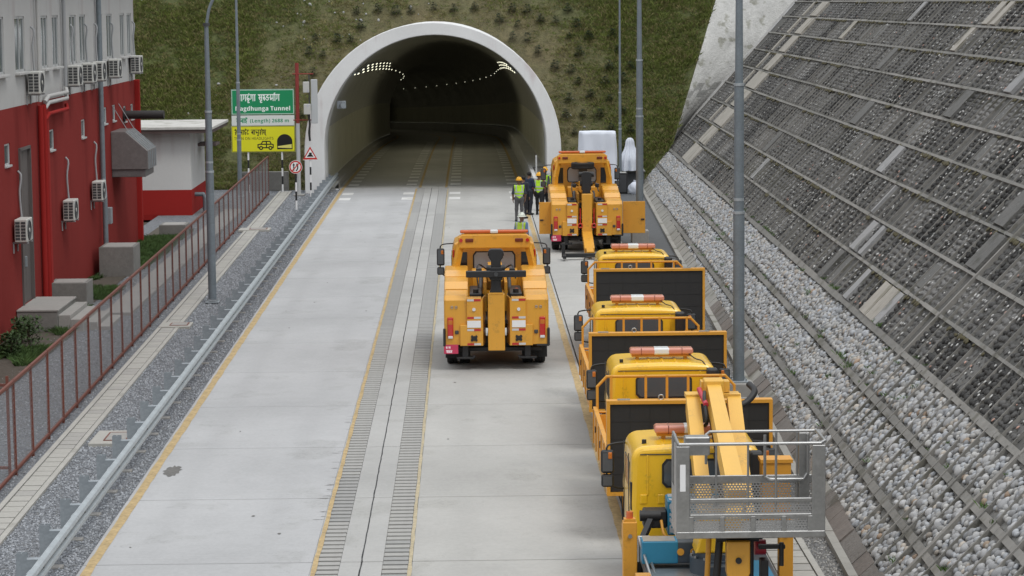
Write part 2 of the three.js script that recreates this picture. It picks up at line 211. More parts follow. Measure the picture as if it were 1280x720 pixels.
// side drains with cover slabs
function sideDrain(xf, w, d0, d1, label) {
  const dr = thing('side_drain', label, 'drain'), gs = [0, 1, 2].map((i) => mg(rb(w, 0.035, 0.395 + 0.012 * i, 0.01, 0, 0.015, 0, 1))), ms = [M.cover, M.cover, M.cover2], yaw = Math.atan2(xf(d1) - xf(d0), d1 - d0);
  let n = 0; for (let d = d0; d < d1; d += 0.47, n++) { const c = part('drain_cover', gs[n % 3], ms[Math.floor(R() * 3)], dr); c.position.set(xf(d), -0.005 + 0.006 * (R() - 0.5), -d); c.rotation.y = -yaw + 0.02 * (R() - 0.5); }
  for (const s of [-1, 1]) part('drain_kerb', mg(beam([xf(d0) + s * (w / 2 + 0.07), -0.03, -d0], [xf(d1) + s * (w / 2 + 0.07), -0.03, -d1], 0.1, 0.12)), M.cover, dr);
  part('drain_channel', mg(beam([xf(d0), -0.09, -d0], [xf(d1), -0.09, -d1], w + 0.02, 0.06)), M.pit, dr);
}
sideDrain(drainX, 0.34, 33, 116, 'covered concrete drain running beside the red fence');
sideDrain((D) => 4.93 + 0.004 * (D - 40), 0.56, 33, 112, 'covered concrete drain between the trucks and the stone slope');
{ // inspection chambers in the gravel
  const mk = (x, d, w, l, label) => { const t = thing('inspection_chamber', label, 'manhole', [x, -0.02, -d]); part('surround', mg(rb(w, 0.1, l, 0.02, 0, 0.03, 0)), M.cover, t); const lid = part('lid', mg(bx(w * 0.5, 0.012, l * 0.55, w * 0.12, 0.087, 0)), M.conc, t); part('lid_frame', mg(bx(w * 0.56, 0.01, 0.04, w * 0.12, 0.086, l * 0.31), bx(w * 0.56, 0.01, 0.04, w * 0.12, 0.086, -l * 0.31), bx(0.04, 0.01, l * 0.6, w * 0.12 - w * 0.27, 0.086, 0), bx(0.04, 0.01, l * 0.6, w * 0.12 + w * 0.27, 0.086, 0)), M.fence, lid); };
  mk(-7.2, 49.4, 0.8, 1.5, 'pale concrete inspection chamber with a framed lid by the guard rail'); mk(-8.0, 67.1, 0.85, 0.9, 'concrete inspection chamber set into the drain by the fence'); mk(-8.3, 96, 1.2, 1.0, 'low concrete inspection chamber near the far end of the fence');
}

// ---------------------------------------------------------------- tunnel
const pathX = (D) => -1.5 - (D > 200 ? (D - 200) ** 2 / 1550 : 0), pathY = (D) => { const s = Math.max(0, D - 117); return s < 90 ? -(0.0108 * s + 0.000183 * s * s) : -(2.454 + 0.0437 * (s - 90)); };
const IR = 5.15, IC = 2.1, OR = 5.95, OC = 1.87;
const arch = (r, c, x0, n = 40) => { const p = [[x0 - r, -0.3]]; for (let i = 0; i <= n; i++) { const a = Math.PI - Math.PI * i / n; p.push([x0 + r * Math.cos(a), c + r * Math.sin(a)]); } p.push([x0 + r, -0.3]); return p; };
{
  const t = thing('tunnel_portal', 'white concrete arch ring framing the tunnel mouth', 'tunnel portal', [0, 0, 0]);
  const o = arch(OR, OC, -1.62), i = arch(IR, IC, -1.5).reverse(), s = new THREE.Shape([...o, ...i].map((p) => new THREE.Vector2(...p)));
  const g = new THREE.ExtrudeGeometry(s, { depth: 3.2, bevelEnabled: true, bevelSize: 0.03, bevelThickness: 0.03, bevelOffset: -0.03, bevelSegments: 1 }); g.translate(0, 0, -115 - 3.2); part('arch_ring', uvm(g), M.whitePortal, t);
  const g2 = new THREE.ExtrudeGeometry(new THREE.Shape([...arch(OR - 0.02, OC, -1.62), ...arch(5.45, IC, -1.5).reverse()].map((p) => new THREE.Vector2(...p))), { depth: 13, bevelEnabled: false }); g2.translate(0, 0, -118.3 - 13); part('hood', uvm(g2), M.whitePortal, t);
  part('wall_camera', mg(rb(0.42, 0.36, 0.3, 0.03, -5.85, 4.05, -115.6), rod([-5.85, 4.05, -115.4], [-5.75, 4.03, -115.2], 0.13, 14)), M.galvD, t); 
}
function sweep(profile, d0, d1, step, closed = false) { // profile: [(x offset, y)] swept along the tunnel path
  const ds = rangeD(d0, d1, step), p = [], uv = []; let acc = [0]; for (let i = 1; i < profile.length; i++) acc.push(acc[i - 1] + Math.hypot(profile[i][0] - profile[i - 1][0], profile[i][1] - profile[i - 1][1]));
  for (let a = 0; a + 1 < ds.length; a++) for (let b = 0; b + 1 < profile.length; b++) {
    const q = (A, B) => { p.push(pathX(ds[A]) + 1.5 + profile[B][0], pathY(ds[A]) + profile[B][1], -ds[A]); uv.push(acc[B], ds[A]); };
    q(a, b); q(a + 1, b); q(a + 1, b + 1); q(a, b); q(a + 1, b + 1); q(a, b + 1);
  }
  const g = new THREE.BufferGeometry(); g.setAttribute('position', new THREE.Float32BufferAttribute(p, 3)); g.setAttribute('uv', new THREE.Float32BufferAttribute(uv, 2)); const m = mergeVertices(g, 1e-4); m.computeVertexNormals(); return m;
}
{
  const t = thing('tunnel_lining', 'dark concrete vault and walls inside the tunnel', 'tunnel');
  const up = [], r = IR + 0.02; for (let i = 0; i <= 40; i++) { const a = Math.PI * (0.955 - 0.91 * i / 40); up.push([-1.5 + r * Math.cos(a), IC + r * Math.sin(a)]); }
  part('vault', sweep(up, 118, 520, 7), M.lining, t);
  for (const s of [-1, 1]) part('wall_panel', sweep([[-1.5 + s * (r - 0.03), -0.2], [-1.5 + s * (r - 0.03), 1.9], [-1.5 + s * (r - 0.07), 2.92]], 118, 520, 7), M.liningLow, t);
  part('walkway', sweep([[-6.62, 0.32], [-6.2, 0.32], [-6.17, 0.28], [-6.17, -0.2]], 118, 520, 7), M.conc, t); part('walkway', sweep([[3.62, 0.9], [2.95, 0.9], [2.92, 0.86], [2.92, -0.2]], 119, 520, 7), M.concW, t);
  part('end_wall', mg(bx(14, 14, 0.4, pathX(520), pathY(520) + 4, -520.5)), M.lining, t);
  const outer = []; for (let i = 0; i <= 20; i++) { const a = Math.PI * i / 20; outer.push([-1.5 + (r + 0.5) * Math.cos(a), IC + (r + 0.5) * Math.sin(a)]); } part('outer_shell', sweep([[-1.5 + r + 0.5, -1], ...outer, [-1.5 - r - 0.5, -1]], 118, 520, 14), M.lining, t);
  const rt = part('tunnel_road', sweep([[-6.4, -0.012], [-2.2, -0.008], [-1.2, -0.008], [3.1, -0.012]], 117.6, 520, 6), M.slabR, road);
  for (const [x, w, m] of [[-5.94, 0.16, M.yellowLine], [2.46, 0.16, M.yellowLine], [-2.3, 0.12, M.yellowLine], [-1.05, 0.12, M.yellowLine]]) part('lane_line', sweep([[x - w / 2, 0.002], [x + w / 2, 0.002]], 117.9, 260, 4), m, road);
  for (let k = 0; k < 22; k++) for (const x of [-5.55, -2.75, -0.62, 2.12]) { const d = 119.55 + k * 3.05; part('speed_bar', sweep([[x - 0.25, 0.006], [x + 0.25, 0.006]], d, d + 1.4, 1), M.whiteLine, road); }
  // pale barrier wall and kerb just inside the mouth on the right, kerb on the left
  const w = thing('portal_parapet', 'white parapet wall with a post beside the tunnel mouth kerb', 'wall'); part('parapet', mg(bx(0.16, 0.98, 9, 2.98, 0.44, -114.9)), M.concW, w); part('walk_slab', mg(bx(0.72, 0.86, 9, 3.43, 0.4, -114.9)), M.conc, w); part('post', mg(rb(0.07, 1.0, 0.07, 0.01, 3.05, 1.4, -110.9)), M.frameW, w);
}
{ // lamps on the vault: bright rows near the mouth, single lamps further in
  const glow = new THREE.MeshStandardMaterial({ color: 0x222222 }); glow.emissive.setRGB(1.0, 0.97, 0.72); glow.emissiveIntensity = 1.5; const body = M.galvD;
  const mk = (D, side, ang, len, label, group, power) => {
    const a = ang * Math.PI / 180, r = IR - 0.12, o = thing('tunnel_lamp', label, 'lamp', [pathX(D) + side * r * Math.cos(a), pathY(D) + IC + r * Math.sin(a), -D], 0, group); o.rotation.z = side > 0 ? a - Math.PI / 2 : Math.PI / 2 - a;
    part('housing', mg(rb(0.2, 0.08, len, 0.02, 0, 0.05, 0)), body, o); part('lens', mg(bx(0.055, 0.03, len * 0.9, 0, -0.005, 0)), glow, o);
    const l = new THREE.SpotLight(new THREE.Color(1, 0.93, 0.66), power, 0, 1.15, 0.9, 2); l.position.set(0, -0.06, 0); l.castShadow = true; l.shadow.radius = 4; l.target.position.set(0, -4, 0); l.target.name = 'beam_target'; o.add(l, l.target);
  };
  for (const [side, nm] of [[-1, 'left hand'], [1, 'right hand']]) {
    if (side < 0) mk(117.5, side, 41, 0.45, 'single lamp nearest the tunnel mouth on the vault', undefined, 1.6);
    for (let row = 0; row < 3; row++) for (let k = 0; k < 10; k++) { if (row && k > 8 - row) continue; mk(122 + k * 6 + row * 2, side, 40.5 + row * 2.7, 1.5, 'lamp in the bright triple rows on the ' + (side < 0 ? 'vault side above the guard rail' : 'vault side above the trucks'), 'lamps in the bright rows near the tunnel mouth', 1.7); }
    for (let k = 0; k < 15; k++) mk(186 + k * 11, side, 40.5, 0.7, 'single lamp in the spaced row deep inside the ' + (side < 0 ? 'inner bend of the tunnel' : 'outer bend of the tunnel'), 'spaced lamps deep in the tunnel', 1.5);
  }
}

// ---------------------------------------------------------------- hill behind the portal
const hillB = (h) => (h < 1.8 ? lerp(8.35, 9.95, h / 1.8) : lerp(9.95, 12.7, (h - 1.8) / 6.95));   // edge against the shotcrete
const hillD = (x, h) => 118.6 + 0.95 * h + 0.7 * (f2(x * 0.16 + 40, h * 0.2) - 0.5) + (h < 0.25 ? -0.3 : 0) + 0.0025 * Math.max(0, -x - 20) ** 2;
const greenAt = (x, h) => { const dr = Math.hypot(x + 1.5, h - 2) - 5.9, near = 1 - smooth(0.4, 6.0, dr + 3.2 * (f2(x * 0.3 + 7, h * 0.35) - 0.5)); return clamp(1 - near * 0.85 + 0.45 * (f2(x * 0.5 + 90, h * 0.7) - 0.5)); }; // brown fresh earth round the ring
{
  const nx = 190, nh = 74, p = [], c = [], uv = [], P = (i, j) => { const h = -0.6 + 34 * (j / nh) ** 1.7, xr = hillB(Math.max(0, h)), x = lerp(-75, xr, i / nx); return [x, h, -hillD(x, h)]; };
  const inRing = (x, h) => Math.hypot(x + 1.6, Math.max(0, h - 1.9)) < 5.28;
  for (let j = 0; j < nh; j++) for (let i = 0; i < nx; i++) { const q = [P(i, j), P(i + 1, j), P(i + 1, j + 1), P(i, j + 1)]; if (q.some(([x, h]) => inRing(x, h))) continue; for (const k of [0, 1, 2, 0, 2, 3]) { const v = q[k]; p.push(...v); uv.push(v[0], v[1] * 1.4); const g = greenAt(v[0], v[1]), b = f2(v[0] * 0.9, v[1] * 1.1), col = mix3(mix3([0.165, 0.142, 0.07], [0.215, 0.185, 0.1], b), mix3([0.105, 0.125, 0.042], [0.14, 0.16, 0.055], b), g); c.push(...col); } }
  const g = new THREE.BufferGeometry(); g.setAttribute('position', new THREE.Float32BufferAttribute(p, 3)); g.setAttribute('color', new THREE.Float32BufferAttribute(c, 3)); g.setAttribute('uv', new THREE.Float32BufferAttribute(uv, 2));
  const gm = mergeVertices(g, 1e-3); gm.computeVertexNormals();
  const m = new THREE.MeshStandardMaterial({ vertexColors: true, map: T.grassT, bumpMap: T.rough, bumpScale: 0.05, roughness: 1 }); struct('hill', gm, m, 'grassy hillside rising behind the tunnel portal', 'hill');
}
const grassMat = new THREE.MeshStandardMaterial({ roughness: 0.9, side: THREE.DoubleSide, color: 0xffffff });
function tuftGeo(seed, n, spread, lean) { const r = rng(seed), p = []; for (let i = 0; i < n; i++) { const a = r() * 6.283, q = spread * Math.sqrt(r()), x = q * Math.cos(a), z = q * Math.sin(a), b = r() * 6.283, l = 0.55 + 0.5 * r(), w = 0.035 + 0.03 * r(), lx = lean * (r() - 0.5) + x * 0.5, lz = lean * (r() - 0.5) + z * 0.5, cx = Math.cos(b) * w, cz = Math.sin(b) * w; p.push(x - cx, 0, z - cz, x + cx, 0, z + cz, x + lx * 0.45 + cx * 0.7, l * 0.65, z + lz * 0.45 + cz * 0.7, x - cx, 0, z - cz, x + lx * 0.45 + cx * 0.7, l * 0.65, z + lz * 0.45 + cz * 0.7, x + lx, l, z + lz); } const g = new THREE.BufferGeometry(); g.setAttribute('position', new THREE.Float32BufferAttribute(p, 3)); g.computeVertexNormals(); return g; }
function scatter(name, geo, material, list, label, category, parent) { // list: {p, q, s:[x,y,z], c:[r,g,b]}
  const m = new THREE.InstancedMesh(geo, material, list.length), mx = new THREE.Matrix4(), col = new THREE.Color();
  list.forEach((e, i) => { mx.compose(e.p, e.q, V(...e.s)); m.setMatrixAt(i, mx); m.setColorAt(i, col.setRGB(...e.c)); });
  m.name = parent ? name : numbered(name); m.userData = parent ? { kind: 'stuff' } : { kind: 'stuff', label, category }; SH(m); (parent || scene).add(m); return m;
}
const yaw = (a) => new THREE.Quaternion().setFromAxisAngle(V(0, 1, 0), a), eul = (x, y, z) => new THREE.Quaternion().setFromEuler(new THREE.Euler(x, y, z));
{
  const r = rng(404), L = [[], [], []];
  for (let i = 0; i < 105000; i++) {
    const h = 12.5 * r() ** 1.15, x = lerp(-27, hillB(h) - 0.1, r()); if (Math.hypot(x + 1.6, Math.max(0, h - 1.9)) < 5.95) continue;
    const g = greenAt(x, h), cl = f2(x * 0.8 + 3, h * 1.0); if (r() > 0.2 + g * 0.85 || cl < 0.2 + 0.2 * r()) continue;
    const s = (0.08 + 0.15 * r()) * (0.5 + 0.8 * cl) * (0.6 + 0.5 * g), k = 0.6 + 0.35 * r(), dry = r() < 0.25 + 0.4 * (1 - g);
    L[i % 3].push({ p: V(x, h - 0.02, -hillD(x, h) + 0.02), q: yaw(r() * 6.3), s: [s * 1.6, s, s * 1.6], c: dry ? [0.25 * k, 0.22 * k, 0.09 * k] : [0.115 * k + 0.05 * cl, 0.155 * k + 0.045 * cl, 0.036 * k] });
  }
  L.forEach((l, i) => scatter('hill_grass', tuftGeo(50 + i, 11, 0.55, 0.9), grassMat, l, 'rough green grass covering the hillside', 'grass'));
  // pale stones showing through
  const S = []; for (let i = 0; i < 380; i++) { const h = 0.5 + 9 * r(), x = lerp(-20, hillB(h) - 0.5, r()); if (Math.hypot(x + 1.6, Math.max(0, h - 1.9)) < 6.2 || f2(x * 0.25 + 31, h * 0.3) < 0.52) continue; const s = 0.03 + 0.07 * r() * r(); S.push({ p: V(x, h, -hillD(x, h) + 0.02), q: eul(r() * 6, r() * 6, r() * 6), s: [s * 1.5, s, s * 1.2], c: [0.34, 0.34, 0.33] }); }
  scatter('hill_stones', new THREE.IcosahedronGeometry(1, 1), mat([1, 1, 1], { roughness: 0.9 }), S, 'small pale stones lying in the hillside grass', 'stones');
}
{ // saplings planted round the arch
  const leafM = mat([0.012, 0.035, 0.018], { roughness: 0.8, side: THREE.DoubleSide }), stemM = mat([0.07, 0.05, 0.03]);
  const mk = (seed) => { const r = rng(seed), p = []; for (let i = 0; i < 170; i++) { const y = 0.05 + 0.45 * r() ** 1.2, rad = (0.27 * (1 - y / 0.56) + 0.03) * (0.3 + 0.7 * r()), a = r() * 6.283, c = V(rad * Math.cos(a), y, rad * Math.sin(a)), b = r() * 6.283, w = 0.042, l = 0.1 + 0.06 * r(), d = V(Math.cos(a) * l, l * 0.45 * (r() - 0.2), Math.sin(a) * l), e = V(Math.cos(b) * w, 0.01, Math.sin(b) * w); p.push(c.x - e.x, c.y, c.z - e.z, c.x + e.x, c.y, c.z + e.z, c.x + d.x, c.y + d.y, c.z + d.z); } const g = new THREE.BufferGeometry(); g.setAttribute('position', new THREE.Float32BufferAttribute(p, 3)); g.computeVertexNormals(); return g; };
  const fol = [mk(1), mk(2), mk(3)], st = mg(rod([0, -0.12, 0], [0, 0.42, 0], 0.012, 5, 0.005)), r = rng(88); let n = 0;
  for (let j = 0; j < 12; j++) for (let i = 0; i < 26; i++) {
    const h = 0.9 + j * 0.74 + 0.3 * (r() - 0.5), x = -10.5 + (i + 0.5 * (j % 2)) * 0.98 + 0.4 * (r() - 0.5), dr = Math.hypot(x + 1.6, Math.max(0, h - 1.9)) - 5.95; const keep = r();
    if (dr < 0.25 || x > hillB(h) - 1.8 || x > 8.2 || h > 9 || dr > 3.4 + 2.2 * keep || keep < 0.22 || (x < -6 && (h < 3.2 || dr > 1.9))) continue;
    const s = 0.62 + 0.4 * r(), o = thing('sapling', 'small dark conifer seedling planted on the slope around the tunnel arch', 'sapling', [x, h, -hillD(x, h) + 0.12], r() * 6, 'seedlings planted around the tunnel arch'); o.scale.setScalar(s); part('trunk', st, stemM, o); part('crown', fol[n++ % 3], leafM, o);
  }
}

// ---------------------------------------------------------------- stone-faced slope on the right
const SC = 0.95, sEnd = (h) => 121.6 + 0.62 * h, sN = V(-1, SC, 0.0302 * -1).normalize();
const SP = (D, h, o = 0) => V(toeX(D) + SC * h + sN.x * o, h + sN.y * o, -D + sN.z * o);
const hb = [0.75, 1.47, 2.17, 2.87, 3.58, 4.3, 5.02, 5.73, 6.45, 7.17, 7.88, 8.6, 9.32, 10.05];
const ribH = (k, D) => hb[k] - 0.0075 * clamp((7.9 - hb[k]) / 5.8) * (D - 33);
{
  const wall = thing('retaining_slope', 'tall stone faced cutting slope with a grid of concrete ribs', 'retaining wall');
  const D0 = 20, thick = []; for (let d = 12.7; d < 122; d += 11) thick.push(d);
  const surf = (fa, fb, n, m) => { const p = []; const ds = rangeD(D0, 121, 2); ds.push(999); for (let a = 0; a + 1 < ds.length; a++) for (let b = 0; b < n; b++) { const q = (A, t) => { const h0 = fa(Math.min(ds[A], 121)), h1 = fb(Math.min(ds[A], 121)), h = lerp(h0, h1, t), D = ds[A] > 900 ? sEnd(h) : ds[A]; return SP(D, h, -0.02); }; const w = [q(a, b / n), q(a + 1, b / n), q(a + 1, (b + 1) / n), q(a, (b + 1) / n)]; for (const k of [0, 1, 2, 0, 2, 3]) p.push(w[k].x, w[k].y, w[k].z); } const g = new THREE.BufferGeometry(); g.setAttribute('position', new THREE.Float32BufferAttribute(p, 3)); g.computeVertexNormals(); return uvm(g); };
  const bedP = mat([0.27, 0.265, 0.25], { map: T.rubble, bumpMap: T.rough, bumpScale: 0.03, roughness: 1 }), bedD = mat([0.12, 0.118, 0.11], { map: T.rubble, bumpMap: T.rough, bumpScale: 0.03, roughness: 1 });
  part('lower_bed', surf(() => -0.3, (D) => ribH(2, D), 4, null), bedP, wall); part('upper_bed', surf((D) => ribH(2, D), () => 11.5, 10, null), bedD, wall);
  // ribs along the slope, in bays between the thick ribs
  const ribM = [mat([0.255, 0.247, 0.228], { map: T.shot, bumpMap: T.rough, bumpScale: 0.02 }), mat([0.22, 0.214, 0.198], { map: T.shot, bumpMap: T.rough, bumpScale: 0.02 }), mat([0.28, 0.27, 0.25], { map: T.shot })];
  const seg = (d0, d1, h0a, h0b, w, proud) => hexa([SP(d0, h0a - w / 2, -0.03), SP(d0, h0a + w / 2, -0.03), SP(d0, h0a + w / 2, proud), SP(d0, h0a - w / 2, proud), SP(d1, h0b - w / 2, -0.03), SP(d1, h0b + w / 2, -0.03), SP(d1, h0b + w / 2, proud), SP(d1, h0b - w / 2, proud)]);
  const trans = (d, w, ha, hbb, proud) => hexa([SP(d - w / 2, ha, -0.03), SP(d + w / 2, ha, -0.03), SP(d + w / 2, ha, proud), SP(d - w / 2, ha, proud), SP(d - w / 2, hbb, -0.03), SP(d + w / 2, hbb, -0.03), SP(d + w / 2, hbb, proud), SP(d - w / 2, hbb, proud)]);
  for (let k = 0; k < hb.length; k++) for (let i = 0; i < thick.length; i++) {
    const d0 = Math.max(D0, thick[i]), d1 = i + 1 < thick.length ? thick[i + 1] : sEnd(hb[k]), a = ribH(k, d0), b = ribH(k, d1); if (b < -0.1 && a < 0.1 || d1 <= d0) continue;
    // uneven rib: short lengths that differ a little
    const gs = [], n = 6; for (let q = 0; q < n; q++) { const t0 = q / n, t1 = (q + 1) / n; gs.push(seg(lerp(d0, d1, t0), lerp(d0, d1, t1) - 0.004, lerp(a, b, t0), lerp(a, b, t1), (k < 3 ? 0.095 : 0.054) * (0.78 + 0.44 * R()), (k < 3 ? 0.05 : 0.036) + 0.014 * R())); }
    part('rib', mg(gs), ribM[Math.floor(R() * 3)], wall);
  }
  for (const d of thick) if (d > 20) { part('thick_rib', mg(trans(d, d < 50 ? 0.13 : 0.06, 0.1, ribH(2, d), d < 50 ? 0.085 : 0.05)), ribM[2], wall); part('thick_rib', mg(trans(d, d < 50 ? 0.1 : 0.04, ribH(2, d), 11.4, d < 50 ? 0.07 : 0.04)), ribM[2], wall); }
  const cols = []; for (let d = 24.5 - 5 * 11 / 14; d < 124; d += 11 / 14) if (!thick.some((t) => Math.abs(t - d) < 0.3)) cols.push(d);
  for (const d of cols) { const top = Math.min(11.4, d > 121.6 ? (d - 121.6) / 0.62 + 20 : 11.4); const seen = d < 66; part('thin_rib', mg(trans(d, 0.05, 0.25, ribH(2, d), d < 47 ? 0.075 : 0.035)), ribM[Math.floor(R() * 3)], wall); part('thin_rib', mg(trans(d, d < 95 ? 0.03 : 0.02, ribH(2, d), top, d < 95 ? 0.042 : 0.022)), ribM[Math.floor(R() * 3)], wall); }
  // low stepped footing and kerb at the toe
  const foot2 = mat([0.19, 0.175, 0.16], { map: T.shot, bumpMap: T.rough, bumpScale: 0.03 }), foot = mat([0.20, 0.175, 0.157], { map: T.shot, bumpMap: T.rough, bumpScale: 0.02 }), kerbM = mat([0.33, 0.32, 0.29], { map: T.shot });
  for (let d = 20.7; d < 119; d += 11 / 14) { const q = 0.05 + 0.05 * R(), t = 0.22 + 0.05 * R(); part('footing', mg(hexa([SP(d, -0.2, 0.01), SP(d, t, 0.01), SP(d, t, q), SP(d, -0.2, q + 0.05), SP(d + 0.76, -0.2, 0.01), SP(d + 0.76, t, 0.01), SP(d + 0.76, t, q), SP(d + 0.76, -0.2, q + 0.05)])), d < 70 ? [foot, foot2, kerbM][Math.floor(R() * 2.4)] : kerbM, wall); }
  for (let d = 20.7; d < 119; d += 3.14) { const x = (q) => toeX(q) - 0.14; part('toe_kerb', mg(beam([x(d), 0.0, -d], [x(d + 3.12), 0.0, -(d + 3.12)], 0.14, 0.16 + 0.02 * R())), kerbM, wall); }
  // cobbles in the lower rows
  const cobGeo = [1, 2, 3].map((s) => { const g = mergeVertices(new THREE.IcosahedronGeometry(1, 2).deleteAttribute('normal').deleteAttribute('uv')), p = g.attributes.position; for (let i = 0; i < p.count; i++) { const x = p.getX(i), y = p.getY(i), z = p.getZ(i), f = 0.86 + 0.26 * (f2(x * 1.3 + s * 7, y * 1.3 + z * 1.1 + s * 3)); p.setXYZ(i, x * f, y * f, z * f); } g.computeVertexNormals(); return uvm(g); });
  const basis = new THREE.Quaternion().setFromUnitVectors(V(0, 1, 0), sN), r = rng(606), all = [], cl = Math.hypot(1, SC);
  const free = (D, h, m) => { for (let k = 0; k < 3; k++) if (Math.abs(h - ribH(k, D)) < 0.06 + m) return false; return true; };
  for (let d = 24; d < 122; d += 0.112) for (let s = 0.2; s < 2.95; s += 0.112) {
    const D = d + 0.1 * (r() - 0.5), h = (s + 0.1 * (r() - 0.5)) / cl * 1.0; if (h < 0.24 || h > ribH(2, D) - 0.07 || D > sEnd(h)) { r(); continue; } if (!free(D, h, 0.035)) continue;
    const u = r(), sz = 0.039 + 0.028 * r() + (u > 0.92 ? 0.026 : 0), t = 0.3 + 0.28 * r(), w = r(), c = w > 0.985 ? [t * 0.9, t * 0.66, t * 0.48] : w > 0.9 ? [t * 1.02, t * 0.92, t * 0.8] : w > 0.5 ? [t * 0.94, t * 0.98, t * 1.03] : [t, t * 0.995, t * 0.97];
    all.push({ p: SP(D, h, sz * 0.05 + 0.012 * r()), q: basis.clone().multiply(eul(0.5 * (r() - 0.5), r() * 6.3, 0.5 * (r() - 0.5))), s: [sz * (1 + 0.35 * r()), sz * 0.8, sz * (0.85 + 0.2 * r())], c, D, v: Math.floor(r() * 3) });
  }
  const w = V(0, 0, 0); for (const e of all) { w.copy(e.p).project(camera); const hid = w.x < 0.62 && w.y < 0.35; e.big = Math.abs(w.x) < 1.01 && Math.abs(w.y) < 1.01 && !hid ? e.s[0] / e.D : 0; }
  const sorted = all.slice().sort((a, b) => b.big - a.big), near = new Set(sorted.slice(0, 300));
  const tones = [[0.56, 0.563, 0.57], [0.48, 0.483, 0.487], [0.40, 0.404, 0.41], [0.32, 0.323, 0.328], [0.48, 0.44, 0.385], [0.40, 0.31, 0.23]], cobM = tones.map((t) => mat(t, { map: T.rubble, roughness: 0.85 }));
  const pick = (c) => { let b = 0, bd = 9; tones.forEach((t, i) => { const d = Math.hypot(t[0] - c[0], t[1] - c[1], t[2] - c[2]); if (d < bd) { bd = d; b = i; } }); return cobM[b]; };
  for (const e of near) { const m = part('cobble', cobGeo[e.v], pick(e.c), wall); m.position.copy(e.p); m.quaternion.copy(e.q); m.scale.set(...e.s); }
  const instM = mat([1, 1, 1], { map: T.rubble, roughness: 0.85 }), instG = [1, 2, 3].map((s) => { const g = mergeVertices(new THREE.IcosahedronGeometry(1, 1).deleteAttribute('normal').deleteAttribute('uv')), p = g.attributes.position; for (let i = 0; i < p.count; i++) { const x = p.getX(i), y = p.getY(i), z = p.getZ(i), f = 0.85 + 0.3 * f2(x * 1.6 + s * 7, y * 1.6 + z + s * 3); p.setXYZ(i, x * f, y * f, z * f); } g.computeVertexNormals(); return uvm(g); });
  for (let v = 0; v < 3; v++) scatter('far_cobbles', v ? instG[v] : cobGeo[0], instM, all.filter((e) => e.v === v && !near.has(e)), '', '', wall);
  // weathered stone courses in the upper rows, with rows of dark gaps; some cells grouted smooth
  const up = [[], [], []], lich = [];
  for (let k = 2; k < hb.length - 1; k++) for (let ci = 0; ci + 1 < cols.length; ci++) {
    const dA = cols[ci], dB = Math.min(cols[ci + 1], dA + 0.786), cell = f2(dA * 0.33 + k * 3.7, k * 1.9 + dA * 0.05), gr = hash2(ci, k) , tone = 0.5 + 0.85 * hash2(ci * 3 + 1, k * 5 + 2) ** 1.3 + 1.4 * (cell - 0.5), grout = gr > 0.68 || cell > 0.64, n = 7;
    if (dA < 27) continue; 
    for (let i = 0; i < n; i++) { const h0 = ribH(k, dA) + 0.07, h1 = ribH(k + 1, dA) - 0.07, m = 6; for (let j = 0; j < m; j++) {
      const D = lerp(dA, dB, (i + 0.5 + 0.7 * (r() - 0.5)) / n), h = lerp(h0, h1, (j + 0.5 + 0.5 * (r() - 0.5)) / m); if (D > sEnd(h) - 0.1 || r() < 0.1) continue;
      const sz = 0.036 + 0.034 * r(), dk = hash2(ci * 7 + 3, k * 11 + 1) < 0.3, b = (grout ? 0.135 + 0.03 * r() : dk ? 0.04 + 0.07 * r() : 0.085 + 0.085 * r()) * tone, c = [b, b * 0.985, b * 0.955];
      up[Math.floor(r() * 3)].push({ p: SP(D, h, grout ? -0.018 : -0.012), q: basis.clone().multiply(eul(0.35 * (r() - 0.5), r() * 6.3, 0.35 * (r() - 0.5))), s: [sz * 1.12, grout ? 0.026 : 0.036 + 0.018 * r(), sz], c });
      if (r() < (D < 75 ? 0.15 : 0.03)) { const q = 0.013 + 0.014 * r(), t = 0.28 + 0.26 * r(); lich.push({ p: SP(D + 0.05 * (r() - 0.5), h + 0.03 * (r() - 0.5), grout ? 0.012 : 0.05), q: basis.clone().multiply(eul(0, r() * 6, 0)), s: [q * 1.2, 0.012, q * 1.7], c: r() > 0.94 ? [t, t * 0.62, t * 0.5] : [t, t, t * 0.97] }); }
    } }
    if (grout) { const b = (0.125 + 0.07 * hash2(k, ci + 9)) * tone; void b; }
  }
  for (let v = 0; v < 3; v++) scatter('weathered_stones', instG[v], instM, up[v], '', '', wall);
  scatter('pale_chips', new THREE.IcosahedronGeometry(1, 1), mat([1, 1, 1], { roughness: 0.9 }), lich, '', '', wall);
  // mortar bands and patches over some cells
  const mortar = [mat([0.40, 0.375, 0.33], { map: T.shot, bumpMap: T.rough, bumpScale: 0.02 }), mat([0.34, 0.34, 0.34], { map: T.shot, bumpMap: T.rough, bumpScale: 0.02 }), mat([0.145, 0.143, 0.136], { map: T.shot, bumpMap: T.rough, bumpScale: 0.03 })];
  const patch = (d, w, k, m, t0 = 0, t1 = 1, o = 0.062) => { const a = ribH(k, d) + 0.055, b = ribH(k + 1, d) - 0.055; part('mortar_patch', mg(trans(d, w, lerp(a, b, t0), lerp(a, b, t1), o)), mortar[m], wall); };
  for (let k = 2; k < 12; k++) { patch(109 + 0.4 * (k - 2), k < 7 ? 4.6 - (k % 2) : 2.6, k, 0, 0, 1, 0.1); if (k > 3) patch(113.4 + 0.35 * k, 0.6, k, 0, 0, 1, 0.08); }
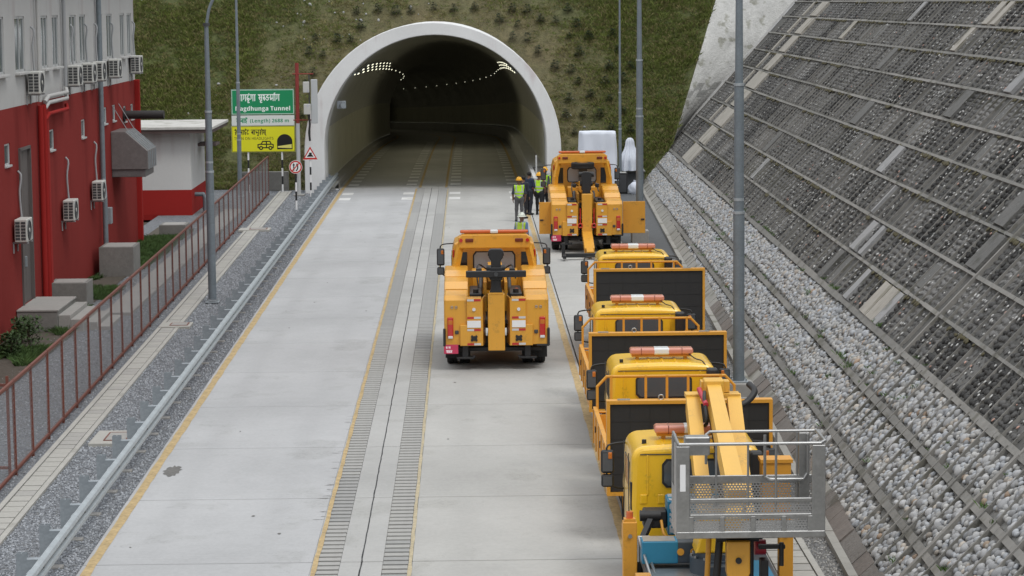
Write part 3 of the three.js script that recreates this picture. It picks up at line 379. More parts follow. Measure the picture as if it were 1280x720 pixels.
  for (const [d, wd, k, m] of [[54.5, 0.32, 2, 1], [58.5, 0.5, 3, 1], [57.2, 0.28, 3, 1], [60.2, 0.12, 4, 1], [59.2, 0.4, 2, 2], [50.6, 0.55, 2, 0], [51.6, 0.55, 2, 0], [49.8, 0.35, 2, 1], [68.8, 0.5, 10, 0], [67.6, 0.4, 10, 0], [69.8, 0.45, 9, 0], [57.8, 0.5, 8, 1], [85, 0.5, 3, 1], [88, 0.6, 4, 2], [80, 0.6, 8, 2], [75, 0.8, 6, 2], [96, 0.6, 9, 0], [64, 0.6, 5, 1], [46.6, 0.6, 4, 2], [47.5, 0.6, 5, 2], [62, 0.7, 7, 2], [83, 0.4, 10, 1]]) patch(d, wd * 1.7, k, m, 0, 1, 0.075);
  for (let i = 0; i < 70; i++) { const ci = 6 + Math.floor(r() * (cols.length - 12)), k = 2 + Math.floor(r() * 10); const a = r(); patch(cols[ci] + 0.393, 0.66, k, 2, a * 0.3, 1 - 0.3 * r() * a, 0.02); }
  // weeds in the joints
  const W = []; for (let i = 0; i < 300; i++) { const D = 31 + 60 * r() ** 1.3, k = Math.floor(r() * 3), h = (r() < 0.55 ? ribH(k, D) + 0.07 : 0.3 + 1.7 * r()); if (h < 0.25 || f2(D * 0.5, k * 9) < 0.5) continue; const s = 0.05 + 0.07 * r(), q = 0.7 + 0.6 * r(); W.push({ p: SP(D, h, 0.05), q: yaw(r() * 6), s: [s * 1.4, s, s * 1.4], c: [0.06 * q, 0.12 * q, 0.02 * q] }); }
  scatter('weeds', tuftGeo(77, 16, 0.6, 1.1), grassMat, W, 'small green weeds growing in the joints of the stone slope', 'weeds');
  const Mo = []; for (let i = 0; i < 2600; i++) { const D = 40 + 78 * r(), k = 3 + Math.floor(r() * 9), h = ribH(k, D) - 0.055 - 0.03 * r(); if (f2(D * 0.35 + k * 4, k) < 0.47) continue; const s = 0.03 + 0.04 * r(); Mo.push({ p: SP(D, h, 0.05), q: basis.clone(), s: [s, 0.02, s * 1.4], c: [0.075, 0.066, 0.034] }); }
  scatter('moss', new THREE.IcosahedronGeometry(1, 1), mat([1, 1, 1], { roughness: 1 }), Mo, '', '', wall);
}
{ // shotcrete corner between the stone slope and the grass
  const n = 34, mcol = 14, p = [], pt = (j, i) => { const h = -0.3 + 12 * j / n, H = Math.max(0, h), a = V(hillB(H), h, -hillD(hillB(H), h) + 0.12), b = SP(sEnd(h), h, 0.05), t = i / mcol, v = a.clone().lerp(b, t); const e = Math.sin(Math.PI * t); v.z += 0.35 * e * (f2(v.x * 0.9, h * 0.8) - 0.5) + 0.06 * e * (n2(v.x * 5, h * 5) - 0.5); return v; };
  for (let j = 0; j < n; j++) for (let i = 0; i < mcol; i++) { const q = [pt(j, i), pt(j, i + 1), pt(j + 1, i + 1), pt(j + 1, i)]; for (const k of [0, 1, 2, 0, 2, 3]) p.push(q[k].x, q[k].y, q[k].z); }
  const g = new THREE.BufferGeometry(); g.setAttribute('position', new THREE.Float32BufferAttribute(p, 3)); const m = mergeVertices(g, 1e-3); m.computeVertexNormals();
  const o = thing('shotcrete_wing', 'rough pale sprayed concrete corner between the stone slope and the grass', 'retaining wall'); part('sprayed_face', uvm(m), mat([0.56, 0.56, 0.54], { map: rep(T.shot, 3), bumpMap: T.rough, bumpScale: 0.06, roughness: 0.95 }), o);
  part('edge_band', mg(hexa([SP(sEnd(1.5) - 0.2, 1.5, 0.02), SP(sEnd(1.5) - 0.2, 1.5, 0.12), SP(sEnd(1.5) + 1.1, 1.5, 0.12), SP(sEnd(1.5) + 1.1, 1.5, 0.02), SP(sEnd(10) - 0.2, 10, 0.02), SP(sEnd(10) - 0.2, 10, 0.12), SP(sEnd(10) + 1.1, 10, 0.12), SP(sEnd(10) + 1.1, 10, 0.02)])), mat([0.5, 0.5, 0.49], { map: T.shot, bumpMap: T.rough, bumpScale: 0.02 }), o);
}

// ---------------------------------------------------------------- red and white building
const BX = -12.2;
{
  const b = thing('service_building', 'long two storey building, red below and white above, beside the fence', 'building');
  const CL = 8; void CL;
  // wall with real openings: (D0, D1, h0, h1)
  const op = []; const WIN = [[64.6, 65.9], [67.5, 69.0], [71.7, 72.8], [73.6, 74.7], [76.8, 78.1], [78.8, 80.0], [82.6, 83.7], [84.7, 86.0], [88.0, 89.1], [89.8, 90.9]];
  const SW = [[65.5, 66.3, 4.5, 5.08], [72.6, 73.4, 4.5, 5.1], [78.6, 79.4, 4.55, 5.12], [83.4, 84.2, 4.75, 5.3], [85.6, 86.3, 4.75, 5.3], [88.3, 89.0, 4.6, 5.15], [90.2, 90.9, 4.6, 5.15]];
  WIN.forEach(([a, c]) => op.push([a, c, 6.92, 8.42])); SW.forEach((w) => op.push(w)); op.push([67.5, 69.2, 0.55, 4.85]);
  const face = (h0, h1, m, name) => { // wall panels around the openings of this band
    const s = new THREE.Shape([[50, h0], [91.6, h0], [91.6, h1], [50, h1]].map((q) => new THREE.Vector2(...q))); for (const [a, c, e, f] of op) if (e >= h0 && f <= h1) s.holes.push(new THREE.Path([[a, e], [a, f], [c, f], [c, e]].map((q) => new THREE.Vector2(...q))));
    const g = new THREE.ExtrudeGeometry(s, { depth: 0.3, bevelEnabled: false }); g.rotateY(Math.PI / 2); g.translate(BX - 0.3, 0, 0); return part(name, uvm(g), m, b); // shape x -> -z, depth -> +x
  };
  const wr = face(-0.3, 6.0, M.red, 'red_wall'); face(6.0, 10.3, M.white, 'white_wall');
  part('end_wall', mg(bx(11, 6.3, 0.3, BX - 5.8, 2.85, -91.45)), M.red, b); part('end_wall', mg(bx(11, 4.3, 0.3, BX - 5.8, 8.15, -91.45)), M.white, b); part('end_wall', mg(bx(11, 6.3, 0.3, BX - 5.8, 2.85, -50.15)), M.red, b); part('end_wall', mg(bx(11, 4.3, 0.3, BX - 5.8, 8.15, -50.15)), M.white, b);
  part('back_wall', mg(bx(0.3, 10.6, 41.6, BX - 11.2, 5, -70.8)), M.white, b); part('floor_slab', mg(bx(10.7, 0.3, 41, BX - 5.8, 6.0, -70.8)), M.conc, b);
  part('roof', mg(bx(12.6, 0.25, 42.8, BX - 5.6, 10.43, -70.8)), M.conc, b);
  part('corner_trim', mg(rb(0.24, 6.2, 0.24, 0.03, BX + 0.06, 2.9, -91.5)), M.red2, b);
  for (const [a, c] of WIN) { const d = (a + c) / 2, w = c - a, f = part('window', mg(bx(0.05, 1.5, 0.06, BX - 0.045, 7.67, -(a + 0.03)), bx(0.05, 1.5, 0.06, BX - 0.045, 7.67, -(c - 0.03)), bx(0.05, 1.5, 0.05, BX - 0.045, 7.67, -d), bx(0.05, 0.06, w, BX - 0.045, 6.95, -d), bx(0.05, 0.06, w, BX - 0.045, 8.39, -d)), M.frameW, b); part('pane', mg(bx(0.012, 1.42, w / 2 - 0.06, BX - 0.05, 7.67, -(a + w / 4 + 0.01)), bx(0.012, 1.42, w / 2 - 0.06, BX - 0.053, 7.67, -(c - w / 4 - 0.01))), M.pane, f); part('sill', mg(rb(0.16, 0.07, w + 0.16, 0.015, BX + 0.06, 6.87, -d)), M.white, f); }
  for (const [a, c, e, h] of SW) { const d = (a + c) / 2, w = c - a, y = (e + h) / 2, t = h - e, f = part('window', mg(bx(0.05, t, 0.05, BX - 0.045, y, -(a + 0.025)), bx(0.05, t, 0.05, BX - 0.045, y, -(c - 0.025)), bx(0.05, 0.05, w, BX - 0.045, e + 0.025, -d), bx(0.05, 0.05, w, BX - 0.045, h - 0.025, -d)), M.frameW, b); part('pane', mg(bx(0.012, t - 0.08, w - 0.08, BX - 0.055, y, -d)), M.pane, f); part('sill', mg(bx(0.16, 0.05, w + 0.04, BX - 0.03, e - 0.02, -d)), M.frameW, f); }
  const dr = part('door', mg(bx(0.08, 4.26, 0.82, BX - 0.08, 2.68, -67.94), bx(0.08, 4.26, 0.82, BX - 0.08, 2.68, -68.78)), M.door, b); part('frame', mg(bx(0.14, 4.3, 0.07, BX - 0.02, 2.7, -67.53), bx(0.14, 4.3, 0.07, BX - 0.02, 2.7, -69.17), bx(0.14, 0.08, 1.7, BX - 0.02, 4.82, -68.35)), M.door, dr); part('handle', mg(rb(0.08, 0.3, 0.05, 0.015, BX - 0.02, 1.7, -68.26)), M.galvD, dr);
  // pipes fixed to the wall
  part('downpipe', mg(chain([[BX + 0.12, 10.3, -82.2], [BX + 0.12, 3.0, -82.2], [BX + 0.2, 2.4, -81.9], [BX + 0.2, 0.0, -81.9]], 0.085, 10)), M.pole, b); part('downpipe', mg(chain([[BX + 0.1, 10.3, -75.2], [BX + 0.1, 6.3, -75.2]], 0.06, 9)), M.pipe, b); part('downpipe', mg(chain([[BX + 0.1, 10.3, -70.6], [BX + 0.1, 6.0, -70.6]], 0.05, 9)), M.white, b);
  part('downpipe', mg(chain([[BX + 0.1, 5.9, -70.6], [BX + 0.1, 0, -70.6]], 0.08, 9), chain([[BX + 0.1, 5.9, -71.2], [BX + 0.1, 0, -71.2]], 0.08, 9), bx(0.2, 5.9, 0.3, BX + 0.02, 2.95, -71.75)), M.red2, b);
  for (const [y, m] of [[6.12, M.white], [5.94, M.white], [5.62, M.red2]]) part('header_pipe', mg(chain([[BX + 0.1, y - 0.15, -71.4], [BX + 0.16, y, -71.7], [BX + 0.16, y, -75.0], [BX + 0.1, y + 0.12, -75.2]], 0.06, 9)), m, b);
  part('control_box', mg(rb(0.22, 0.55, 0.4, 0.02, BX + 0.12, 1.7, -83.2)), M.galvD, b);
}
{ // intake hood and exhaust on the wall
  const h = thing('intake_hood', 'large galvanised intake hood jutting from the red wall', 'vent hood'); const pr = [[BX + 0.004, 4.42], [BX + 0.5, 4.42], [BX + 1.25, 3.75], [BX + 1.25, 3.12], [BX + 0.004, 3.12]];
  part('hood', uvm(prism(pr, 2.3, 'z', 0.02).translate(0, 0, -86.15)), mat([0.23, 0.215, 0.21], { map: T.galv, roughness: 0.5, metalness: 0.35 }), h); part('skirt', mg(rb(1.15, 0.26, 2.2, 0.02, BX + 0.58, 2.99, -86.15)), mat([0.2, 0.19, 0.19], { map: T.galv, roughness: 0.5, metalness: 0.35 }), h);
  for (let k = 0; k < 5; k++) part('rib', mg(beam([BX + 0.52, 4.43, -85.2 - k * 0.47], [BX + 1.26, 3.77, -85.2 - k * 0.47], 0.03, 0.04)), M.galv, h); for (let k = 0; k < 5; k++) part('rib', mg(bx(0.03, 0.6, 0.03, BX + 1.262, 3.43, -85.2 - k * 0.47)), M.galvD, h);
  part('stay', mg(rod([BX + 0.02, 5.3, -85.4], [BX + 0.55, 4.4, -85.4], 0.014, 5), rod([BX + 0.02, 5.3, -87], [BX + 0.55, 4.4, -87], 0.014, 5)), M.pipe, h);
  solo('exhaust_pipe', mg(rod([BX + 0.05, 4.85, -88.3], [BX + 1.45, 4.85, -88.2], 0.15, 16), rod([BX + 0.01, 4.85, -88.3], [BX + 0.06, 4.85, -88.3], 0.24, 16)), mat([0.03, 0.028, 0.028], { roughness: 0.6 }), 'black exhaust pipe sticking straight out of the red wall', 'exhaust pipe');
}
{ // air conditioners
  const proto = (() => { const o = thing('air_conditioner', '', 'air conditioner', [0, 0, 0], 0, 'outdoor air conditioner units on the building wall'); part('case', mg(rb(0.34, 0.62, 0.86, 0.03, 0.24, 0.31, 0)), M.acW, o);
    const fan = part('fan_grille', mg(new THREE.TorusGeometry(0.25, 0.02, 6, 24).rotateY(Math.PI / 2).translate(0.415, 0.31, 0.1), rod([0.408, 0.31, 0.1], [0.414, 0.31, 0.1], 0.24, 20)), M.dark, o); part('hub', mg(rod([0.41, 0.31, 0.1], [0.43, 0.31, 0.1], 0.06, 12)), M.acW, fan);
    for (let j = 0; j < 6; j++) part('louvre', mg(bx(0.12, 0.062, 0.012, 0.16, 0.1 + j * 0.085, 0.433), bx(0.12, 0.062, 0.012, 0.31, 0.1 + j * 0.085, 0.433)), M.dark, o);
    part('bracket', mg(bx(0.42, 0.04, 0.04, 0.21, -0.02, 0.3), bx(0.42, 0.04, 0.04, 0.21, -0.02, -0.3), bx(0.03, 0.3, 0.04, 0.02, -0.15, 0.3), bx(0.03, 0.3, 0.04, 0.02, -0.15, -0.3)), M.pipe, o); return o; })();
  const U = [[69.3, 6.28, 'air conditioner high on the white wall beside the white header pipes'], [76.2, 6.28, 'air conditioner on the white wall, first of the close row of three'], [79.1, 6.28, 'air conditioner in the middle of the row of three on the white wall'], [81.2, 6.28, 'air conditioner on the white wall right beside the tall grey downpipe'], [84.9, 6.28, 'air conditioner on the white wall above the four small windows'], [90.4, 6.28, 'air conditioner on the white wall at the far corner of the building'], [66.6, 2.42, 'air conditioner on the red wall in front of the tall door'], [74.6, 2.3, 'air conditioner on the red wall above the concrete planter by the steps'], [80.4, 2.45, 'air conditioner on the red wall close to the tall grey downpipe']];
  U.forEach(([D, h, label], i) => { const o = i ? copyOf(proto, label) : proto; o.userData.label = label; o.position.set(BX, h, -D); const L = solo('refrigerant_hose', mg(tube([[BX + 0.12, h + 0.3, -D - 0.55], [BX + 0.08, h + 0.75, -D - 0.6], [BX + 0.06, h + 1.3, -D - 0.58], [BX + 0.1, h + 1.75, -D - 0.62], [BX + 0.02, h + 1.85, -D - 0.62]], 0.03, 14, 6)), M.pipe, 'grey hose above the ' + label.replace('air conditioner', 'unit').replace('in the middle of', 'amid').replace(' of the building', ''), 'hose', 'hoses of the air conditioner units'); void L; });
}
{ // steps and planters by the wall
  const s = thing('concrete_steps', 'concrete landing and steps below the tall door', 'steps', [BX, 0, -68]); part('landing', mg(rb(1.1, 0.64, 3.1, 0.02, 0.56, 0.2, 0)), M.concD, s); part('landing_top', mg(rb(1.12, 0.05, 3.14, 0.01, 0.57, 0.545, 0)), M.conc, s);
  for (let k = 0; k < 4; k++) part('step', mg(rb(0.33, 0.56 - k * 0.12, 3.0 - (k > 1 ? 0.5 : 0), 0.015, 1.28 + k * 0.33, 0.42 - k * 0.12 - (0.56 - k * 0.12) / 2, k > 1 ? -0.1 : 0)), M.conc, s);
  const pl = (x, d, w, h, l, lab) => { const t = thing('concrete_planter', lab, 'planter', [x, 0, -d]); const th = 0.12; part('side_wall', mg(rb(w, h, th, 0.015, 0, h / 2 - 0.05, l / 2)), M.concD, t); part('side_wall', mg(rb(w, h, th, 0.015, 0, h / 2 - 0.05, -l / 2)), M.concD, t); part('end_wall', mg(rb(th, h, l - th - 0.006, 0.015, -w / 2 + th / 2, h / 2 - 0.055, 0)), M.concD, t); part('end_wall', mg(rb(th, h, l - th - 0.006, 0.015, w / 2 - th / 2, h / 2 - 0.055, 0)), M.concD, t); part('cover', mg(rb(w - 0.2, 0.1, l - 0.2, 0.015, 0, h - 0.09, 0)), M.conc, t); };
  pl(-11.62, 72.1, 1.1, 0.78, 1.1, 'square concrete planter box beside the steps'); pl(-11.42, 80.9, 1.12, 0.98, 1.5, 'stained concrete planter box under the grey downpipe'); pl(-11.2, 94.2, 1.0, 0.5, 1.2, 'low concrete planter box past the far corner of the red building');
}
{ // small outbuilding
  const o = thing('pump_house', 'small white outbuilding with a red base beyond the fence', 'building', [-11.58, 0, -103.8]); part('red_base', mg(bx(5.0, 1.25, 5.6, -2.5, 0.4, -2.8)), M.red2, o); part('white_wall', mg(bx(4.98, 2.46, 5.58, -2.5, 2.255, -2.8)), M.whiteB, o);
  part('roof', mg(rb(6.2, 0.12, 6.8, 0.02, -2.1, 3.62, -2.8)), mat([0.58, 0.57, 0.54], { map: T.shot }), o); part('fascia', mg(bx(6.1, 0.14, 6.7, -2.1, 3.49, -2.8)), mat([0.10, 0.07, 0.065], { map: T.wall }), o); part('canopy', mg(rb(0.8, 0.12, 1.6, 0.02, 0.38, 2.75, -3.6)), mat([0.12, 0.09, 0.085], { map: T.wall }), o);
  part('drain_pipe', mg(chain([[0.0, 0.75, -1.2], [0.35, 0.75, -1.2], [0.42, 0.6, -1.2], [0.42, 0.0, -1.2]], 0.09, 9)), M.pole, o);
  const low = thing('low_wall', 'low grey concrete wall behind the far end of the fence', 'wall', [-9.7, 0, -117.4]); part('wall_block', mg(rb(2.4, 0.9, 0.4, 0.02, 0, 0.4, 0)), M.concD, low);
}

// ---------------------------------------------------------------- fence, guard rail, poles, signs
{
  const f = thing('mesh_fence', 'rust red steel mesh fence along the gravel verge', 'fence'); const d0 = 34.12, d1 = 114.6, st = 1.96, n = Math.round((d1 - d0) / st);
  const pg = mg(bx(0.05, 1.85, 0.05, 0, 0.85, 0)), wires = []; for (let i = -17; i <= 18; i++) for (const s of [-1, 1]) { const z0 = i * 0.11, a = clamp(z0, 0, st), b = clamp(z0 + 1.7, 0, st); if (b - a < 0.05) continue; const ya = 0.08 + (a - z0), yb = 0.08 + (b - z0); wires.push(s > 0 ? rod([0, ya, -a], [0, yb, -b], 0.0017, 3) : rod([0.005, ya, -(st - a)], [0.005, yb, -(st - b)], 0.0017, 3)); }
  const wg = mg(wires), ang = Math.atan2(fenceX(d1) - fenceX(d0), d1 - d0);
  for (let i = 0; i <= n; i++) { const d = d0 + i * st; const p = part('post', pg, M.fence, f); p.position.set(fenceX(d), 0, -d); p.rotation.y = -ang; p.rotation.z = 0.012 * (R() - 0.5); if (i < n) { const w = part('wire_mesh', wg, M.wire, f); w.position.set(fenceX(d), 0, -d); w.rotation.y = -ang; } }
  const e = d0 + n * st; for (const y of [1.74, 0.06]) part('rail', mg(beam([fenceX(d0), y, -d0], [fenceX(e), y, -e], 0.055, 0.055)), M.fence, f);
  const g = thing('gate_frame', 'rust red cross fence meeting the mesh fence by the shrubs', 'fence', [fenceX(45.8), 0, -45.8]); part('post', mg(bx(0.05, 1.9, 0.05, -0.1, 0.9, 0)), M.fence, g); part('rail', mg(bx(2.4, 0.05, 0.05, -1.3, 1.68, 0)), M.fence, g); part('rail', mg(bx(2.4, 0.05, 0.05, -1.3, 0.12, 0)), M.fence, g); part('post', mg(bx(0.05, 1.9, 0.05, -2.4, 0.9, 0)), M.fence, g);
}
{ // W-beam guard rail
  const g = thing('guard_rail', 'long galvanised corrugated guard rail along the left road edge', 'guard rail'), x0 = -6.34, d0 = 31, d1 = 120, yc = 0.46;
  const pr = [[-0.01, -0.155], [0.05, -0.125], [0.075, -0.085], [0.06, -0.05], [0.0, -0.02], [0.0, 0.02], [0.06, 0.05], [0.075, 0.085], [0.05, 0.125], [-0.01, 0.155]], t = 0.006, sh = [...pr, ...pr.map(([x, y]) => [x - t * 2, y]).reverse()];
  for (let d = d0; d < d1; d += 4) { const L = Math.min(4.0, d1 - d), gg = prism(sh, L, 'z'); gg.translate(x0 + 0.0, yc + 0.004 * (R() - 0.5), -(d + L / 2)); part('rail_beam', uvm(gg), M.galv, g); part('splice', mg(bx(0.02, 0.3, 0.28, x0 - 0.03, yc, -d)), M.galvD, g); }
  const pg = mg(bx(0.16, 0.78, 0.012, 0, 0.28, -0.055), bx(0.16, 0.78, 0.012, 0, 0.28, 0.055), bx(0.012, 0.78, 0.11, 0, 0.28, 0)), bg = mg(rb(0.22, 0.26, 0.12, 0.015, 0.16, 0.46, 0));
  for (let d = d0 + 1; d < d1; d += 2) { const p = part('post', pg, M.galvD, g); p.position.set(x0 - 0.3, 0, -d); const b = part('spacer', bg, M.galvD, p); b.position.set(0, 0, 0); part('bolt', mg(rod([0.29, 0.46, 0], [0.325, 0.46, 0], 0.022, 8)), M.dark, p); const ft = part('footing', mg(rb(0.5, 0.06, 0.2, 0.02, 0.02, -0.012, 0)), M.conc, p); void ft; }
}
function pole(x, D, label, opt = {}) {
  const o = thing('lamp_post', label, 'lamp post', [x, opt.y || 0, -D], 0, 'grey steel lamp posts along the road'), r = opt.r || 0.125, j = opt.j || [2.9, 5.0], top = opt.top || 10.2, s = Math.sign(-x - 1.7);
  if (opt.plinth) part('plinth', mg(rb(0.62, 0.62, 0.62, 0.03, 0, 0.2, 0)), M.conc, o);
  part('base_plate', mg(rb(0.4, 0.03, 0.4, 0.01, 0, opt.plinth ? 0.525 : 0.02, 0)), M.galvD, o); for (let k = 0; k < 4; k++) part('bolt', mg(rod([0.15 * (k & 1 ? 1 : -1), opt.plinth ? 0.53 : 0.02, 0.15 * (k & 2 ? 1 : -1)], [0.15 * (k & 1 ? 1 : -1), opt.plinth ? 0.6 : 0.1, 0.15 * (k & 2 ? 1 : -1)], 0.018, 6)), M.galv, o);
  part('shaft', mg(rod([0, 0.1, 0], [0, j[0], 0], r, 18, r * 0.98)), M.pole, o); part('shaft', mg(rod([0, j[0], 0], [0, j[1], 0], r * 0.87, 18, r * 0.82)), M.pole, o); part('shaft', mg(rod([0, j[1], 0], [0, top, 0], r * 0.7, 18, r * 0.5)), M.pole, o);
  for (const [y, q] of [[j[0], r * 1.06], [j[1], r * 0.92], [j[0] + 0.28, r * 0.92]]) part('collar', mg(rod([0, y - 0.03, 0], [0, y + 0.03, 0], q, 18)), M.galv, o);
  const a = opt.bend || 0.5; part('arm', mg(tube([[0, top - 0.05, 0], [s * 0.12, top + 0.5, 0], [s * 0.6, top + 1.25, 0], [s * 1.6, top + 1.6, 0]], 0.045, 18, 8)), M.pole, o); part('lamp_head', mg(rb(0.75, 0.1, 0.28, 0.04, s * 1.95, top + 1.62, 0)), M.galvD, o); part('clamp', mg(rod([0, top - 0.06, 0], [0, top + 0.02, 0], r * 0.8, 14)), M.dark, o); void a; return o;
}
pole(-7.55, 72.5, 'grey lamp post on the gravel between the fence and the guard rail', { top: 8.15, r: 0.12, j: [3.85, 5.6] }); pole(-10.4, 113, 'slim grey lamp post in front of the green tunnel sign', { top: 10, r: 0.1, j: [2.6, 5.2] });
pole(5.78, 52.8, 'tall thick lamp post at the foot of the stone slope beside the board trucks', { plinth: true, top: 11, r: 0.125, j: [4.17, 6.9] }); pole(6.16, 88.9, 'lamp post on a concrete block beside the far tow truck', { plinth: true, top: 11, r: 0.135, j: [4.6, 6.6] }); pole(7.1, 115.6, 'slim lamp post next to the white draped figure', { top: 10.5, r: 0.075, j: [2.8, 4.5] });

// lettering: Devanagari written as pen strokes, headline at y 0, baseline at y 1
const GL = { na: [0.8, [[0.62, 0, 0.62, 1], [0.62, 0.55, 0.25, 0.55], [0.25, 0.48, 0.14, 0.56, 0.25, 0.66]]], aa: [0.36, [[0.2, 0, 0.2, 1]]], ga: [0.78, [[0.62, 0, 0.62, 1], [0.26, 0, 0.26, 0.62, 0.14, 0.74]]], dha: [0.72, [[0.36, 0, 0.36, 0.22, 0.14, 0.42, 0.14, 0.75, 0.34, 0.95, 0.58, 0.82, 0.56, 0.58, 0.36, 0.56, 0.34, 0.74]]], u: [0, [[-0.3, 1.05, -0.46, 1.16, -0.36, 1.32, -0.12, 1.26]]], dot: [0, [[-0.2, -0.2, -0.19, -0.18]]], sa: [0.86, [[0.7, 0, 0.7, 1], [0.12, 0.12, 0.36, 0.16, 0.36, 0.4, 0.14, 0.5, 0.44, 0.95], [0.2, 0.52, 0.7, 0.52]]], ru: [0.72, [[0.14, 0.14, 0.36, 0.14, 0.38, 0.38, 0.14, 0.5, 0.4, 0.95], [0.3, 0.62, 0.5, 0.5, 0.62, 0.62, 0.5, 0.78]]], nga: [0.78, [[0.4, 0, 0.4, 0.2, 0.14, 0.26, 0.16, 0.48, 0.48, 0.5, 0.5, 0.8, 0.24, 0.95, 0.12, 0.8], [0.68, 0.45, 0.69, 0.47]]], ma: [0.86, [[0.68, 0, 0.68, 1], [0.2, 0, 0.2, 0.68, 0.32, 0.78, 0.22, 0.86, 0.14, 0.76], [0.2, 0.6, 0.68, 0.6]]], reph: [0, [[-0.2, -0.02, -0.34, -0.2, -0.14, -0.26]]], la: [0.9, [[0.72, 0, 0.72, 1], [0.72, 0.46, 0.5, 0.4, 0.44, 0.7, 0.4, 0.44, 0.18, 0.42, 0.14, 0.7, 0.28, 0.86]]], ba: [0.8, [[0.62, 0, 0.62, 1], [0.62, 0.4, 0.3, 0.34, 0.14, 0.56, 0.34, 0.76, 0.62, 0.62], [0.22, 0.44, 0.56, 0.68]]], ii: [0.72, [[0.36, 0, 0.36, 0.2, 0.14, 0.28, 0.2, 0.5, 0.5, 0.5, 0.46, 0.75, 0.2, 0.8, 0.46, 1.05], [0.5, -0.02, 0.62, -0.22, 0.36, -0.26]]], ha: [0.72, [[0.3, 0, 0.3, 0.2, 0.56, 0.24, 0.54, 0.46, 0.2, 0.5, 0.5, 0.72, 0.24, 0.84, 0.44, 1.1]]], e: [0, [[-0.3, 0, -0.55, -0.28]]], da: [0.66, [[0.36, 0, 0.36, 0.2, 0.14, 0.26, 0.16, 0.48, 0.48, 0.5, 0.5, 0.8, 0.24, 0.95, 0.12, 0.8]]], tta: [0.7, [[0.36, 0, 0.36, 0.22, 0.14, 0.42, 0.14, 0.75, 0.34, 0.95, 0.58, 0.82]]], lna: [1.1, [[0.92, 0, 0.92, 1], [0.12, 0.4, 0.3, 0.36, 0.36, 0.7, 0.4, 0.4, 0.52, 0.44], [0.92, 0.6, 0.56, 0.6, 0.5, 0.72]]], o: [0.34, [[0.18, 0, 0.18, 1], [0.18, 0, -0.06, -0.28]]], hal: [0, [[-0.2, 1.0, 0.0, 1.25]]], mba: [1.1, [[0.92, 0, 0.92, 1], [0.2, 0, 0.2, 0.6, 0.14, 0.74, 0.3, 0.7], [0.2, 0.52, 0.5, 0.52], [0.92, 0.4, 0.62, 0.36, 0.52, 0.58, 0.7, 0.76, 0.92, 0.62]]], sp: [0.5, []] };
function deva(g, words, x, y, size, lw) { g.lineWidth = lw; g.lineCap = 'round'; g.lineJoin = 'round'; for (const w of words) { const x0 = x; for (const k of w) { const [adv, st] = GL[k]; for (const s of st) { g.beginPath(); for (let i = 0; i < s.length; i += 2) g[i ? 'lineTo' : 'moveTo'](x + s[i] * size * 0.8, y + s[i + 1] * size); g.stroke(); } x += adv * size * 0.8; } g.beginPath(); g.moveTo(x0, y); g.lineTo(x, y); g.stroke(); x += size * 0.45; } }
function print(w, h, draw) { const c = document.createElement('canvas'); c.width = w; c.height = h; draw(c.getContext('2d'), w, h); const t = new THREE.CanvasTexture(c); t.colorSpace = THREE.SRGBColorSpace; return new THREE.MeshStandardMaterial({ map: t, roughness: 0.55 }); }
const face = (w, h, x, y, z) => new THREE.PlaneGeometry(w, h).translate(x, y, z);
